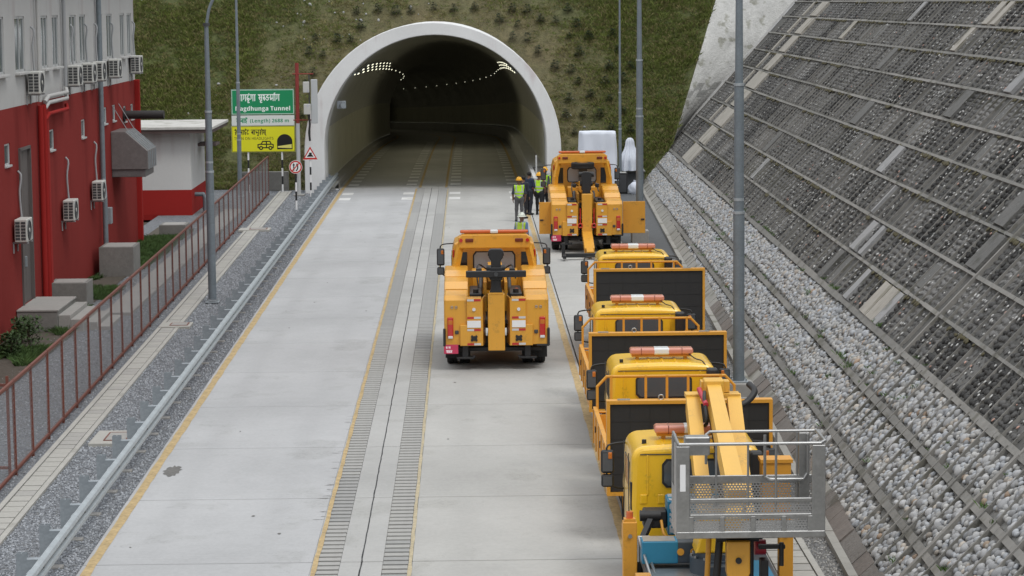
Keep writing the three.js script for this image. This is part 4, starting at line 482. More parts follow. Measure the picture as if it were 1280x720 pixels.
{
  const o = thing('tunnel_sign', 'green, white and yellow tunnel sign boards on striped posts', 'sign', [-9.5, 0, -115.5]);
  const gm = print(512, 208, (g, w, h) => { g.fillStyle = '#0b8a57'; g.fillRect(0, 0, w, h); g.strokeStyle = '#dfe8e2'; g.lineWidth = 4; g.strokeRect(5, 5, w - 10, h - 10); g.strokeStyle = '#f2f5f2'; deva(g, [['na', 'aa', 'ga', 'dha', 'u', 'dot', 'ga', 'aa'], ['sa', 'u', 'ru', 'nga', 'ma', 'aa', 'reph', 'ga']], 46, 44, 50, 7.5); g.fillStyle = '#f2f5f2'; g.font = 'bold 50px sans-serif'; g.textAlign = 'center'; g.fillText('Nagdhunga Tunnel', w / 2, 176); });
  const wm = print(512, 88, (g, w, h) => { g.fillStyle = '#d9ddd8'; g.fillRect(0, 0, w, h); g.strokeStyle = '#1f8a5c'; deva(g, [['la', 'mba', 'aa', 'ii']], 38, 28, 36, 7); g.fillStyle = '#1f8a5c'; g.font = 'bold 42px sans-serif'; g.fillText('(Length) 2688 m', 148, 62); });
  const ym = print(512, 212, (g, w, h) => { g.fillStyle = '#dfdc1e'; g.fillRect(0, 0, w, h); g.strokeStyle = '#3a3a10'; g.lineWidth = 3; g.strokeRect(4, 4, w - 8, h - 8); g.strokeStyle = '#1c1c14'; deva(g, [['ha', 'e', 'da', 'la', 'aa', 'ii', 'tta'], ['ba', 'aa', 'lna', 'u', 'ha', 'o', 'sa', 'hal']], 24, 32, 36, 5.5); g.fillStyle = '#1c1c14'; g.font = '31px sans-serif'; g.fillText('TURN ON HEADLIGHTS', 20, 112);
    // car outline
    g.strokeStyle = '#141410'; g.lineWidth = 9; g.lineJoin = 'round'; g.beginPath(); g.moveTo(212, 178); g.lineTo(212, 152); g.lineTo(238, 148); g.lineTo(250, 126); g.lineTo(308, 126); g.lineTo(318, 148); g.lineTo(334, 152); g.lineTo(334, 178); g.closePath(); g.stroke(); g.beginPath(); g.moveTo(280, 126); g.lineTo(280, 178); g.stroke(); g.beginPath(); g.moveTo(236, 150); g.lineTo(320, 150); g.stroke(); g.fillStyle = '#141410'; for (const x of [236, 312]) { g.beginPath(); g.arc(x, 180, 17, 0, 7); g.fill(); g.fillStyle = '#dfdc1e'; g.beginPath(); g.arc(x, 180, 7, 0, 7); g.fill(); g.fillStyle = '#141410'; }
    // tunnel with beam
    g.beginPath(); g.moveTo(366, 192); g.lineTo(366, 130); g.arc(428, 130, 62, Math.PI, 0); g.lineTo(490, 192); g.closePath(); g.fill(); g.fillStyle = '#e9e27a'; g.beginPath(); g.moveTo(372, 166); g.lineTo(484, 150); g.lineTo(484, 184); g.lineTo(372, 178); g.closePath(); g.fill(); });
  const bd = (n, w, h, y, m) => { const b = part(n, mg(rb(w, h, 0.04, 0.01, 0, y, 0)), M.galvD, o); part('print', face(w - 0.02, h - 0.02, 0, y, 0.0215), m, b); };
  bd('green_board', 2.92, 1.18, 4.22, gm); bd('white_board', 2.92, 0.48, 3.36, wm); bd('yellow_board', 2.96, 1.22, 2.5, ym);
  const striped = (x, y1, n, par) => { const h = y1 / n; for (let k = 0; k < n; k++) part('stripe', mg(rod([x, k * h, -0.05], [x, (k + 1) * h, -0.05], 0.042, 10)), k % 2 ? M.black : M.plateW, par); };
  striped(-0.72, 1.9, 5, o); striped(0.85, 1.9, 5, o); part('post', mg(rod([-0.72, 1.9, -0.06], [-0.72, 4.7, -0.06], 0.04, 10), rod([0.85, 1.9, -0.06], [0.85, 4.7, -0.06], 0.04, 10)), M.galvD, o);
  const ro = thing('no_overtaking_sign', 'round red ringed sign with a struck out arrow symbol on a striped post', 'sign', [-7.34, 0, -105.6]); striped(0, 1.55, 4, ro); ro.position.y = 0;
  const rm = print(256, 256, (g) => { g.fillStyle = '#e8e8e6'; g.fillRect(0, 0, 256, 256); g.strokeStyle = '#c2281e'; g.lineWidth = 26; g.beginPath(); g.arc(128, 128, 108, 0, 7); g.stroke(); g.strokeStyle = '#16161a'; g.lineWidth = 22; g.lineCap = 'round'; g.beginPath(); g.moveTo(92, 190); g.lineTo(92, 90); g.stroke(); g.beginPath(); g.moveTo(140, 196); g.quadraticCurveTo(186, 150, 158, 74); g.stroke(); g.fillStyle = '#16161a'; for (const x of [92, 156]) { g.beginPath(); g.moveTo(x - 26, 96); g.lineTo(x, 52); g.lineTo(x + 26, 96); g.fill(); } g.strokeStyle = '#c2281e'; g.lineWidth = 20; g.beginPath(); g.moveTo(196, 56); g.lineTo(60, 200); g.stroke(); });
  const disc = part('sign_plate', mg(rod([0, 1.82, -0.012], [0, 1.82, 0.012], 0.285, 32)), M.galvD, ro); part('print', new THREE.CircleGeometry(0.283, 32).translate(0, 1.82, 0.0135), rm, disc);
  const tr = thing('warning_sign', 'red edged triangular warning sign on a striped post by the arch', 'sign', [-7.12, 0, -112]); striped(0, 1.75, 5, tr);
  const tm = print(256, 256, (g) => { g.fillStyle = '#e8e8e6'; g.fillRect(0, 0, 256, 256); g.fillStyle = '#141416'; g.beginPath(); g.moveTo(72, 196); g.quadraticCurveTo(100, 140, 128, 150); g.quadraticCurveTo(150, 130, 186, 196); g.fill(); g.fillRect(110, 118, 46, 30); g.strokeStyle = '#c2281e'; g.lineWidth = 34; g.lineJoin = 'round'; g.beginPath(); g.moveTo(128, 14); g.lineTo(246, 232); g.lineTo(10, 232); g.closePath(); g.stroke(); });
  const tri = [[-0.34, 1.72], [0.34, 1.72], [0, 2.33]], pl = part('sign_plate', uvm(prism(tri, 0.02, 'z')), M.galvD, tr), tg = new THREE.ShapeGeometry(new THREE.Shape(tri.map((p) => new THREE.Vector2(...p)))).translate(0, 0, 0.0125), pp = tg.attributes.position, uu = tg.attributes.uv; for (let i = 0; i < pp.count; i++) uu.setXY(i, (pp.getX(i) + 0.34) / 0.68, (pp.getY(i) - 1.72) / 0.61); part('print', tg, tm, pl);
}
{ // communications mast
  const o = thing('antenna_mast', 'red and white steel mast with grey antenna boxes beside the arch', 'mast', [-7.76, 0, -113.6]); part('shaft', mg(rod([0, 0, 0], [0, 3.3, 0], 0.09, 14)), M.frameW, o, 'white lower half of the mast'); part('shaft', mg(rod([0, 3.3, 0], [0, 6.05, 0], 0.085, 14)), mat([0.24, 0.03, 0.025], { roughness: 0.6 }), o, 'red upper half of the mast');
  part('base_plate', mg(rb(0.5, 0.06, 0.5, 0.01, 0, 0.02, 0)), M.conc, o); for (const y of [3.45, 5.55]) part('cross_arm', mg(rod([-0.2, y, 0.06], [0.75, y, 0.06], 0.025, 8)), mat([0.24, 0.03, 0.025]), o); part('pole', mg(rod([0.55, 2.7, 0.1], [0.55, 5.5, 0.1], 0.03, 8)), M.dark, o);
  part('antenna_panel', mg(rb(0.3, 2.0, 0.14, 0.03, 0.78, 4.3, 0.14)), mat([0.45, 0.47, 0.48], { roughness: 0.5 }), o); part('radio_box', mg(rb(0.28, 0.5, 0.2, 0.03, 0.42, 4.95, 0.22)), M.acW, o); part('radio_box', mg(rb(0.32, 0.48, 0.22, 0.03, 0.46, 3.95, 0.22)), M.acW, o); part('cable', mg(tube([[0.5, 3.7, 0.2], [0.56, 3.3, 0.2], [0.52, 2.9, 0.18], [0.55, 2.5, 0.14]], 0.05, 12, 7)), M.black, o);
}
{ // ledge, draped objects and crates by the far end of the slope
  const l = thing('ledge_wall', 'low grey ledge wall at the foot of the hill', 'wall', [6.0, 0, -117]); part('ledge', mg(rb(4.4, 0.95, 1.6, 0.02, 0.1, 0.24, -0.4)), M.asphalt, l); part('coping', mg(rb(4.5, 0.07, 1.7, 0.02, 0.1, 0.745, -0.4)), M.concD, l);
  const drape = (w, d, h, taper, seed, topR) => { const nu = 72, nv = 26, p = []; const P = (i, j) => { const a = i / nu * Math.PI * 2, v = j / nv, c = Math.cos(a), s = Math.sin(a), e = topR, q = 1 / Math.pow(Math.abs(c) ** e + Math.abs(s) ** e, 1 / e), t = v < 0.12 ? smooth(0, 0.12, v) : 1, y = v < 0.12 ? h * (1 - 0.012 * v / 0.12) : lerp(h * 0.985, 0.02, (v - 0.12) / 0.88), k = taper(1 - y / h), fold = (0.035 + 0.085 * (1 - y / h)) * (v < 0.12 ? 0 : 1) * (Math.sin(a * 9 + 3 * n2(a * 2, seed)) * 0.6 + (n2(a * 3 + seed, y * 1.5) - 0.5) * 1.2); return [(w / 2 * k + fold) * q * c * t, y + (v < 0.12 ? 0.03 * (n2(c * 4 * t + seed, s * 4 * t) - 0.5) : 0), (d / 2 * k + fold) * q * s * t]; };
    for (let j = 0; j < nv; j++) for (let i = 0; i < nu; i++) { const q = [P(i, j), P(i, j + 1), P(i + 1, j + 1), P(i + 1, j)]; for (const k of [0, 2, 1, 0, 3, 2]) p.push(...q[k]); } const g = new THREE.BufferGeometry(); g.setAttribute('position', new THREE.Float32BufferAttribute(p, 3)); const m = mergeVertices(g, 1e-4); m.computeVertexNormals(); return m; };
  const a = thing('covered_monument', 'large box shape under a white cloth behind the tow truck', 'covered monument', [5.85, 0, -112]); part('cloth', uvm(drape(1.62, 1.3, 2.92, (t) => 1 + 0.06 * t, 3, 6)), M.cloth, a);
  const b = thing('covered_statue', 'narrow standing figure shape under a white cloth on the ledge', 'covered statue', [7.62, 0.78, -116.6]); part('cloth', uvm(drape(1.05, 0.85, 1.55, (t) => 0.2 + 0.12 * smooth(0, 0.1, t) + 0.25 * t + 0.45 * smooth(0.2, 0.7, t), 8, 2.2)), M.cloth, b);
  const c = thing('loudspeaker', 'black box loudspeaker standing on the asphalt by the covered figure', 'loudspeaker', [6.95, -0.012, -113]); part('cabinet', mg(rb(0.62, 0.95, 0.55, 0.03, 0, 0.475, 0)), M.black, c); part('speaker_grille', mg(bx(0.5, 0.8, 0.02, 0, 0.48, 0.28)), M.dark, c); part('top_panel', mg(bx(0.5, 0.02, 0.45, 0, 0.962, 0)), M.acW, c);
  const s = thing('white_sack', 'white sack slumped beside the black loudspeaker', 'sack', [7.55, -0.01, -112.6]); const sg = new THREE.SphereGeometry(0.26, 20, 14), sp = sg.attributes.position; for (let i = 0; i < sp.count; i++) { const k = 0.8 + 0.5 * f2(sp.getX(i) * 6 + 3, sp.getY(i) * 6 + sp.getZ(i) * 5); sp.setXYZ(i, sp.getX(i) * k, sp.getY(i) * k * 1.15 + 0.24, sp.getZ(i) * k); } sg.computeVertexNormals(); part('bag', uvm(sg), M.cloth, s); part('tied_neck', mg(rod([0, 0.46, 0], [0.04, 0.62, 0], 0.035, 8, 0.08)), M.cloth, s);
}
{ // shrubs and weeds along the red wall, loose gravel
  const r = rng(515), sh = tuftGeo(91, 40, 0.8, 1.2);
  const shrub = (x, D, s, label) => { const o = thing('shrub', label, 'shrub', [x, -0.03, -D], r() * 6, 'shrubs along the red wall'), p = []; for (let i = 0; i < 420; i++) { const a = r() * 6.283, y = s * (0.12 + 0.95 * r() ** 0.8), q = s * 0.75 * Math.sqrt(r()) * (1 - 0.45 * y / s), c = V(q * Math.cos(a), y, q * Math.sin(a)), d = V(r() - 0.5, 0.6 * (r() - 0.3), r() - 0.5).normalize().multiplyScalar(0.09 + 0.05 * r()), e = V(-d.z, 0.2 * d.y, d.x).multiplyScalar(0.35); const m = c.clone().addScaledVector(d, 0.5), t = c.clone().add(d); for (const v of [c, m.clone().add(e), t, c, t, m.clone().sub(e)]) p.push(v.x, v.y, v.z); } const g = new THREE.BufferGeometry(); g.setAttribute('position', new THREE.Float32BufferAttribute(p, 3)); g.computeVertexNormals(); part('foliage', g, mat([0.045, 0.085, 0.025], { roughness: 0.7, side: THREE.DoubleSide, roughness: 0.8 }), o); const st = []; for (let k = 0; k < 5; k++) st.push(rod([0, 0, 0], [s * 0.5 * (r() - 0.5), s * 0.8, s * 0.5 * (r() - 0.5)], 0.012, 5, 0.005)); part('stem', mg(st), mat([0.07, 0.05, 0.03]), o); };
  shrub(-11.3, 63.2, 0.75, 'tallest leafy shrub in front of the steps'); shrub(-11.7, 64.4, 0.6, 'small leafy shrub against the steps under the lowest air conditioner'); shrub(-11.5, 61.6, 0.55, 'leafy shrub at the edge of the soil bed by the cross fence');
  const L = []; for (let i = 0; i < 2600; i++) { const D = 60 + 36 * r(), x = -12.1 + 1.25 * r(); if (f2(x * 1.3 + 5, D * 0.45) < 0.42 || (D > 66.8 && D < 69.6) || (D > 71.5 && D < 73.7) || (D > 79.9 && D < 82.1) || (D > 93.4 && D < 95)) continue; const s = 0.06 + 0.16 * r(), k = 0.7 + 0.6 * r(); L.push({ p: V(x, -0.03, -D), q: yaw(r() * 6), s: [s * 1.3, s, s * 1.3], c: [0.055 * k, 0.105 * k, 0.025 * k] }); } scatter('bed_weeds', sh, grassMat, L, 'low green weeds growing in the soil bed by the red wall', 'weeds');
  const G = []; for (let i = 0; i < 46000; i++) { const D = 33 + 84 * r() ** 1.4, z = r(); let x; if (z < 0.62) x = lerp(drainX(D) + 0.26, -6.1, r()); else if (z < 0.9) x = lerp(-11.1, fenceX(D) + 0.2, r()); else x = lerp(5.3, toeX(D) - 0.2, r()); if (x > 5 && D > 84 || x < -9.55 && x > -10.45 && D > 69) continue; const s = 0.011 + 0.014 * r(), k = 0.18 + 0.26 * r(); G.push({ p: V(x, (z < 0.62 ? -0.018 : z < 0.9 ? -0.042 : -0.028) + 0.004, -D), q: eul(r() * 6, r() * 6, r() * 6), s: [s * 1.25, s * 0.8, s], c: z < 0.9 ? [k * 0.93, k * 0.98, k * 1.05] : [k, k * 0.98, k * 0.94] }); }
  scatter('loose_gravel', new THREE.IcosahedronGeometry(1, 0), mat([1, 1, 1], { roughness: 0.9 }), G, 'loose grey gravel stones on the verges', 'gravel');
}

// ---------------------------------------------------------------- vehicles (local frame: rear at z = 0, front towards -z)
const wheelCache = {};
function wheel(par, x, z, r, w) {
  const key = r + '_' + w; if (!wheelCache[key]) {
    const h = w / 2, pr = [[r * 0.56, -h * 0.9], [r * 0.8, -h], [r * 0.93, -h * 0.96], [r * 0.985, -h * 0.8], [r, -h * 0.55], [r, -h * 0.3], [r * 0.975, -h * 0.27], [r * 0.975, -h * 0.2], [r, -h * 0.17], [r, h * 0.17], [r * 0.975, h * 0.2], [r * 0.975, h * 0.27], [r, h * 0.3], [r, h * 0.55], [r * 0.985, h * 0.8], [r * 0.93, h * 0.96], [r * 0.8, h], [r * 0.56, h * 0.9]].map((q) => new THREE.Vector2(...q));
    const t = new THREE.LatheGeometry(pr, 36).rotateZ(Math.PI / 2); const rp = [[0.02, -h * 0.3], [r * 0.2, -h * 0.3], [r * 0.24, -h * 0.1], [r * 0.46, -h * 0.2], [r * 0.52, -h * 0.75], [r * 0.58, -h * 0.85], [r * 0.58, h * 0.85], [r * 0.52, h * 0.75], [r * 0.46, h * 0.2], [r * 0.24, h * 0.1], [r * 0.2, h * 0.3], [0.02, h * 0.3]].map((q) => new THREE.Vector2(...q)); wheelCache[key] = [uvm(t), uvm(new THREE.LatheGeometry(rp, 28).rotateZ(Math.PI / 2))];
  }
  const o = part('wheel', wheelCache[key][0], M.rubber, par); o.position.set(x, r - 0.004, z); part('rim', wheelCache[key][1], M.fy, o); return o;
}
function lightBar(par, w, y, z, lens, x = 0) { const b = part('light_bar', mg(rb(w, 0.12, 0.3, 0.045, x, y + 0.09, z, 3)), lens, par); part('white_section', mg(rb(w * 0.27, 0.126, 0.306, 0.04, x, y + 0.09, z)), M.barW, b); part('mount', mg(rb(w * 0.94, 0.04, 0.16, 0.01, x, y + 0.005, z), bx(0.06, 0.07, 0.1, x - w * 0.38, y - 0.03, z), bx(0.06, 0.07, 0.1, x + w * 0.38, y - 0.03, z)), M.fy, b); part('lens_seam', mg(bx(0.01, 0.122, 0.302, x - w * 0.32, y + 0.09, z), bx(0.01, 0.122, 0.302, x + w * 0.32, y + 0.09, z)), M.lampRd, b); return b; }
function mirrors(par, x, y, z, h = 0.42) { for (const s of [-1, 1]) { const m = part('mirror', mg(rb(0.2, h, 0.12, 0.045, s * x, y, z, 3)), M.black, par); part('mirror_arm', mg(tube([[s * (x - 0.34), y + h * 0.75, z - 0.16], [s * (x - 0.1), y + h * 0.74, z - 0.05], [s * x, y + h * 0.66, z], [s * x, y, z], [s * x, y - h * 0.85, z], [s * (x - 0.12), y - h * 1.15, z - 0.05], [s * (x - 0.34), y - h * 1.25, z - 0.16]], 0.016, 26, 7)), M.black, m); part('spot_mirror', mg(rb(0.19, 0.2, 0.1, 0.04, s * x, y - h * 0.82, z, 2)), M.black, m); part('mirror_glass', mg(bx(0.15, h - 0.08, 0.012, s * x, y, z + 0.058)), M.glassW, m); part('indicator', mg(rb(0.06, 0.1, 0.03, 0.012, s * (x - 0.04), y + h * 0.28, z + 0.06)), M.lampO, m); part('spot_glass', mg(bx(0.14, 0.14, 0.012, s * x, y - h * 0.82, z + 0.05)), M.glassW, m); } }
const plateText = print(160, 96, (g, w, h) => { g.fillStyle = '#c2385a'; g.fillRect(0, 0, w, h); g.strokeStyle = '#f4e9ec'; deva(g, [['ba', 'aa'], ['na', 'ga']], 20, 20, 20, 5); deva(g, [['ga', 'ma', 'dha', 'la']], 24, 60, 26, 6); });
function numberPlate(par, x, y, z, w = 0.32, h = 0.2) { const p = part('number_plate', mg(rb(w, h, 0.02, 0.006, x, y, z)), mat([0.5, 0.05, 0.11], { roughness: 0.5 }), par); part('print', face(w - 0.01, h - 0.01, x, y, z + 0.0115), plateText, p); }

function wrecker(name, label, pos, opt) {
  const o = thing(name, label, 'tow truck', pos), Y = M.wy;
  // chassis, wheels
  part('chassis', mg(bx(0.22, 0.24, 6.2, -0.42, 0.72, -3.2), bx(0.22, 0.24, 6.2, 0.42, 0.72, -3.2), bx(1.0, 0.16, 0.2, 0, 0.66, -0.6), bx(1.7, 0.18, 0.22, 0, 0.48, -1.35), bx(1.7, 0.18, 0.22, 0, 0.48, -4.9), rod([-0.2, 0.5, -1.35], [0.2, 0.5, -1.35], 0.22, 14)), M.black, o);
  for (const s of [-1, 1]) { wheel(o, s * 1.06, -1.35, 0.47, 0.26); wheel(o, s * 0.76, -1.35, 0.47, 0.26); wheel(o, s * 1.0, -4.9, 0.47, 0.28); }
  for (const s of [-1, 1]) { // body sides: side lockers with a faceted top and a wheel arch
    const arc = []; for (let i = 0; i <= 12; i++) { const a = Math.PI * i / 12; arc.push([-1.35 - 0.6 * Math.cos(Math.PI - a), 0.55 + 0.56 * Math.sin(a)]); } arc.reverse();
    const pts = [[0, 0.62], [0, 1.68], [-0.1, 1.79], [-0.95, 1.83], [-1.35, 1.98], [-2.05, 2.02], [-2.55, 2.13], [-3.45, 2.15], [-3.45, 0.62], [-1.95, 0.62], ...arc.filter((q) => q[1] > 0.62).map((q) => q).sort((a, b) => a[0] - b[0]), [-0.75, 0.62]];
    const g = prism(pts, 0.58, 'x', 0.045); g.translate(s * 0.95, 0, 0); const L = part('side_locker', uvm(g), Y, o);
    part('locker_seam', mg(bx(0.012, 1.0, 0.02, s * 1.243, 1.15, -2.1), bx(0.012, 1.0, 0.02, s * 1.243, 1.15, -2.75), bx(0.012, 0.02, 1.4, s * 1.243, 1.66, -2.75)), M.dark, L); part('handle', mg(rb(0.03, 0.09, 0.13, 0.01, s * 1.248, 1.35, -2.3)), M.steel, L); part('top_seam', mg(bx(0.56, 0.012, 0.022, s * 0.95, 1.84, -0.95)), M.fy, L); part('top_seam', mg(bx(0.56, 0.012, 0.022, s * 0.95, 2.024, -2.05)), M.fy, L);
    part('mud_guard', mg(rb(0.62, 0.05, 1.35, 0.01, s * 0.93, 1.135, -1.35)), M.black, L); part('corner_rubber', mg(rb(0.06, 0.42, 0.1, 0.015, s * 1.235, 0.8, 0.0), rb(0.3, 0.05, 0.08, 0.015, s * 1.1, 0.6, 0.0)), M.black, L);
    // rear face
    const tl = part('tail_light', mg(rb(0.14, 0.5, 0.06, 0.025, s * 1.09, 1.03, 0.025, 3)), M.lampR, o); part('reversing_lens', mg(rb(0.12, 0.075, 0.05, 0.02, s * 1.09, 0.81, 0.034)), M.barW, tl); part('amber_lens', mg(rb(0.12, 0.12, 0.05, 0.02, s * 1.09, 1.16, 0.034)), M.lampO, tl);
    part('reflector', mg(rb(0.09, 0.09, 0.04, 0.02, s * 0.94, 0.92, 0.01)), M.dark, o); for (const dx of [-0.05, 0.05]) part('eye_bolt', mg(new THREE.TorusGeometry(0.025, 0.009, 6, 12).translate(s * 1.0 + dx, 1.52, 0.02)), M.steel, o);
    const c = part('rear_column', mg(prism([[s * 0.86, 0.6], [s * 0.86, 1.1], [s * 0.7, 1.1], [s * 0.7, 1.74], [s * 0.36, 1.74], [s * 0.32, 1.65], [s * 0.32, 0.6]].sort(() => 0), 0.34, 'z', 0.012).translate(0, 0, -0.1), beam([s * 0.33, 1.17, 0.06], [s * 0.26, 1.17, -0.5], 0.02, 1.14)), Y, o);
    for (const [y, k] of [[1.69, 0], [1.27, 1], [0.98, 2], [0.64, 3]]) { part('red_tape', mg(bx(0.16, 0.05, 0.006, s * 0.53 + 0.08 * (k % 2 ? -1 : 1), y, 0.074)), M.tapeR, c); part('white_tape', mg(bx(0.16, 0.05, 0.006, s * 0.53 - 0.08 * (k % 2 ? -1 : 1), y, 0.074)), M.tapeW, c); }
    part('white_panel', mg(bx(0.32, 0.165, 0.012, s * 0.53, 1.12, 0.08)), M.plateW, c); const lg = part('black_bracket', mg(rb(0.16, 0.03, 0.03, 0.008, s * 0.53, 0.74, 0.085), rb(0.16, 0.03, 0.03, 0.008, s * 0.53, 0.82, 0.085), rb(0.035, 0.15, 0.03, 0.008, s * 0.48, 0.78, 0.087), rb(0.035, 0.15, 0.03, 0.008, s * 0.58, 0.78, 0.087), rod([s * 0.53, 0.78, 0.07], [s * 0.53, 0.78, 0.11], 0.04, 10)), M.black, c); void lg;
    part('work_lamp', mg(rod([s * 0.53, 1.47, 0.06], [s * 0.53, 1.47, 0.1], 0.04, 12)), M.barW, c);
    const j = part('stabiliser', mg(rb(0.14, 0.42, 0.14, 0.01, s * 0.74, 0.5, -0.12), rb(0.42, 0.05, 0.22, 0.01, s * 0.74, 0.3, -0.12), beam([s * 0.56, 0.31, -0.02], [s * 0.52, 0.36, -0.02], 0.06, 0.04)), M.black, o); void j; part('mud_flap', mg(bx(0.6, 0.42, 0.012, s * 0.92, 0.42, -0.72)), M.rubber, o);
  }
  for (const s of [-1, 1]) part('dark_well_fill', mg(rb(0.3, 0.62, 1.7, 0.03, s * 0.48, 1.46, -1.45), rod([s * 0.48, 1.77, -0.75], [s * 0.48, 1.86, -0.75], 0.07, 10)), M.black, o);  // black boxes added to darken the wells beside the mast
  part('deck', mg(bx(1.3, 0.08, 3.1, 0, 1.12, -1.85)), M.dark, o); part('underrun_bar', mg(rb(2.2, 0.1, 0.1, 0.02, 0, 0.47, -0.35)), M.black, o);
  // winch, boom, mast
  const w = part('winch', mg(rod([-0.5, 1.42, -2.1], [0.5, 1.42, -2.1], 0.17, 18), bx(0.05, 0.5, 0.5, -0.52, 1.36, -2.1), bx(0.05, 0.5, 0.5, 0.52, 1.36, -2.1)), M.dark, o); part('cable_drum', mg(rod([0.1, 1.42, -2.1], [0.42, 1.42, -2.1], 0.2, 18)), M.steel, w);
  const st = part('boom_turret', mg(rb(1.14, 0.5, 0.5, 0.04, 0, 1.86, -2.95), bx(0.07, 0.7, 1.6, -0.25, 1.62, -2.0), bx(0.07, 0.7, 1.6, 0.25, 1.62, -2.0)), Y, o); for (const s of [-1, 1]) part('ram', mg(rod([s * 0.38, 1.3, -1.2], [s * 0.34, 1.95, -2.4], 0.05, 12)), M.dark, st); part('hydraulic_hose', mg(tube([[-0.2, 2.15, -2.5], [-0.4, 2.3, -2.2], [-0.45, 2.15, -1.9], [-0.4, 1.7, -1.7]], 0.02, 18, 6), tube([[0.22, 2.15, -2.5], [0.42, 2.28, -2.1], [0.5, 2.0, -1.8]], 0.02, 18, 6)), M.black, st);
  const bm = part('boom', mg(beam([0, 2.12, -2.9], [0, 2.2, -0.9], 0.34, 0.34), beam([0, 2.19, -1.1], [0, 2.24, -0.5], 0.26, 0.26)), Y, o); part('sheave_head', mg(rb(0.34, 0.3, 0.24, 0.03, 0, 2.3, -0.5), rod([-0.22, 2.38, -0.45], [0.22, 2.38, -0.45], 0.09, 14)), M.black, bm); for (const s of [-1, 1]) part('work_lamp', mg(rb(0.14, 0.14, 0.1, 0.03, s * 0.4, 2.28, -0.9)), M.black, bm);
  const gasB = part('gas_bottle', mg(rod([0.5, 1.2, -0.9], [0.5, 1.62, -0.9], 0.13, 16), new THREE.SphereGeometry(0.13, 16, 8).translate(0.5, 1.62, -0.9), rod([0.5, 1.7, -0.9], [0.5, 1.82, -0.9], 0.04, 8)), mat([0.3, 0.31, 0.31], { roughness: 0.5 }), o); part('red_cap', mg(rod([0.5, 1.82, -0.9], [0.5, 1.86, -0.9], 0.045, 8)), M.lampR, gasB);
  if (opt.folded) { // wheel-lift arm folded upright behind the boom
    const u = part('wheel_lift', mg(rb(0.4, 1.35, 0.26, 0.02, 0, 1.16, -0.02), bx(0.34, 0.04, 0.28, 0, 1.85, -0.02)), Y, o); part('lift_extension', mg(prism([[-0.16, 1.84], [0.16, 1.84], [0.12, 1.98], [0.115, 2.62], [0.17, 2.7], [0.17, 2.86], [0.12, 2.9], [-0.12, 2.9], [-0.17, 2.86], [-0.17, 2.7], [-0.115, 2.62], [-0.12, 1.98]], 0.2, 'z', 0.02).translate(0, 0, 0.0), rod([-0.19, 2.78, 0], [0.19, 2.78, 0], 0.05, 12)), M.black, u); part('cross_bar', mg(rb(1.42, 0.15, 0.16, 0.02, 0, 2.32, 0.16), rb(0.3, 0.3, 0.1, 0.02, 0, 2.32, 0.1)), M.black, u); part('pin', mg(rod([0, 2.32, 0.2], [0, 2.32, 0.29], 0.05, 10)), M.dark, u);
  } else { // wheel-lift lowered to the ground, boom head raised, spare tyre on deck, doors open
    const u = part('wheel_lift', mg(rb(0.36, 1.5, 0.24, 0.02, 0, 1.3, -0.08), beam([0, 0.62, 0.02], [0, 0.2, 1.75], 0.34, 0.26), beam([0, 0.3, 1.5], [0, 0.16, 2.3], 0.24, 0.2)), Y, o); part('cross_bar', mg(rb(1.7, 0.14, 0.18, 0.02, -0.1, 0.15, 2.36)), M.black, u); part('wheel_fork', mg(rb(0.12, 0.12, 0.6, 0.02, -0.9, 0.14, 2.6), rb(0.12, 0.5, 0.12, 0.02, -0.92, 0.33, 2.34)), M.black, u);
    part('boom_head', mg(prism([[-0.12, 1.9], [0.12, 1.9], [0.15, 2.3], [0.2, 2.75], [0.1, 2.8], [-0.1, 2.8], [-0.2, 2.75], [-0.15, 2.3]], 0.26, 'z', 0.02).translate(0, 0, -0.42), rod([-0.26, 2.7, -0.42], [0.26, 2.7, -0.42], 0.09, 12)), M.black, bm); const sp = wheel(o, 0, -3.05, 0.42, 0.24); sp.name = 'spare_wheel'; sp.rotation.z = Math.PI / 2; sp.position.y = 2.84; part('spare_mount', mg(bx(0.3, 0.7, 0.3, 0, 2.4, -3.05)), M.dark, o);
    for (const s of [-1, 1]) { const d = part('open_door', mg(rb(0.78, 1.12, 0.035, 0.01, s * 1.68, 1.17, -0.62)), M.fy, o); part('latch', mg(rb(0.12, 0.05, 0.04, 0.01, s * 1.98, 1.1, -0.59)), M.black, d); d.position.x = s < 0 ? 0.42 : 0; }
    for (const s of [-1, 1]) part('chain_hook', mg(new THREE.TorusGeometry(0.07, 0.025, 6, 12).translate(s * 0.24, 0.95, 0.06), rod([s * 0.24, 1.02, 0.06], [s * 0.24, 1.55, 0.02], 0.022, 6)), M.lampR, o);
  }
  // cab and headache rack
  const sh = new THREE.Shape([[-1.07, 0.85], [1.07, 0.85], [1.09, 1.5], [1.06, 2.45], [1.0, 2.66], [0.82, 2.76], [-0.82, 2.76], [-1.0, 2.66], [-1.06, 2.45], [-1.09, 1.5]].map((q) => new THREE.Vector2(...q))), hole = [[-0.46, 2.0], [0.46, 2.0], [0.5, 2.06], [0.5, 2.36], [0.44, 2.44], [-0.44, 2.44], [-0.5, 2.36], [-0.5, 2.06]];
  const cg = new THREE.ExtrudeGeometry(sh, { depth: 1.9, bevelEnabled: true, bevelSize: 0.05, bevelThickness: 0.06, bevelOffset: -0.05, bevelSegments: 3 }); cg.translate(0, 0, -5.75); { const p = cg.attributes.position; for (let i = 0; i < p.count; i++) if (p.getZ(i) < -5 && p.getY(i) > 1.5) p.setZ(i, p.getZ(i) + (p.getY(i) - 1.5) * 0.28); cg.computeVertexNormals(); }
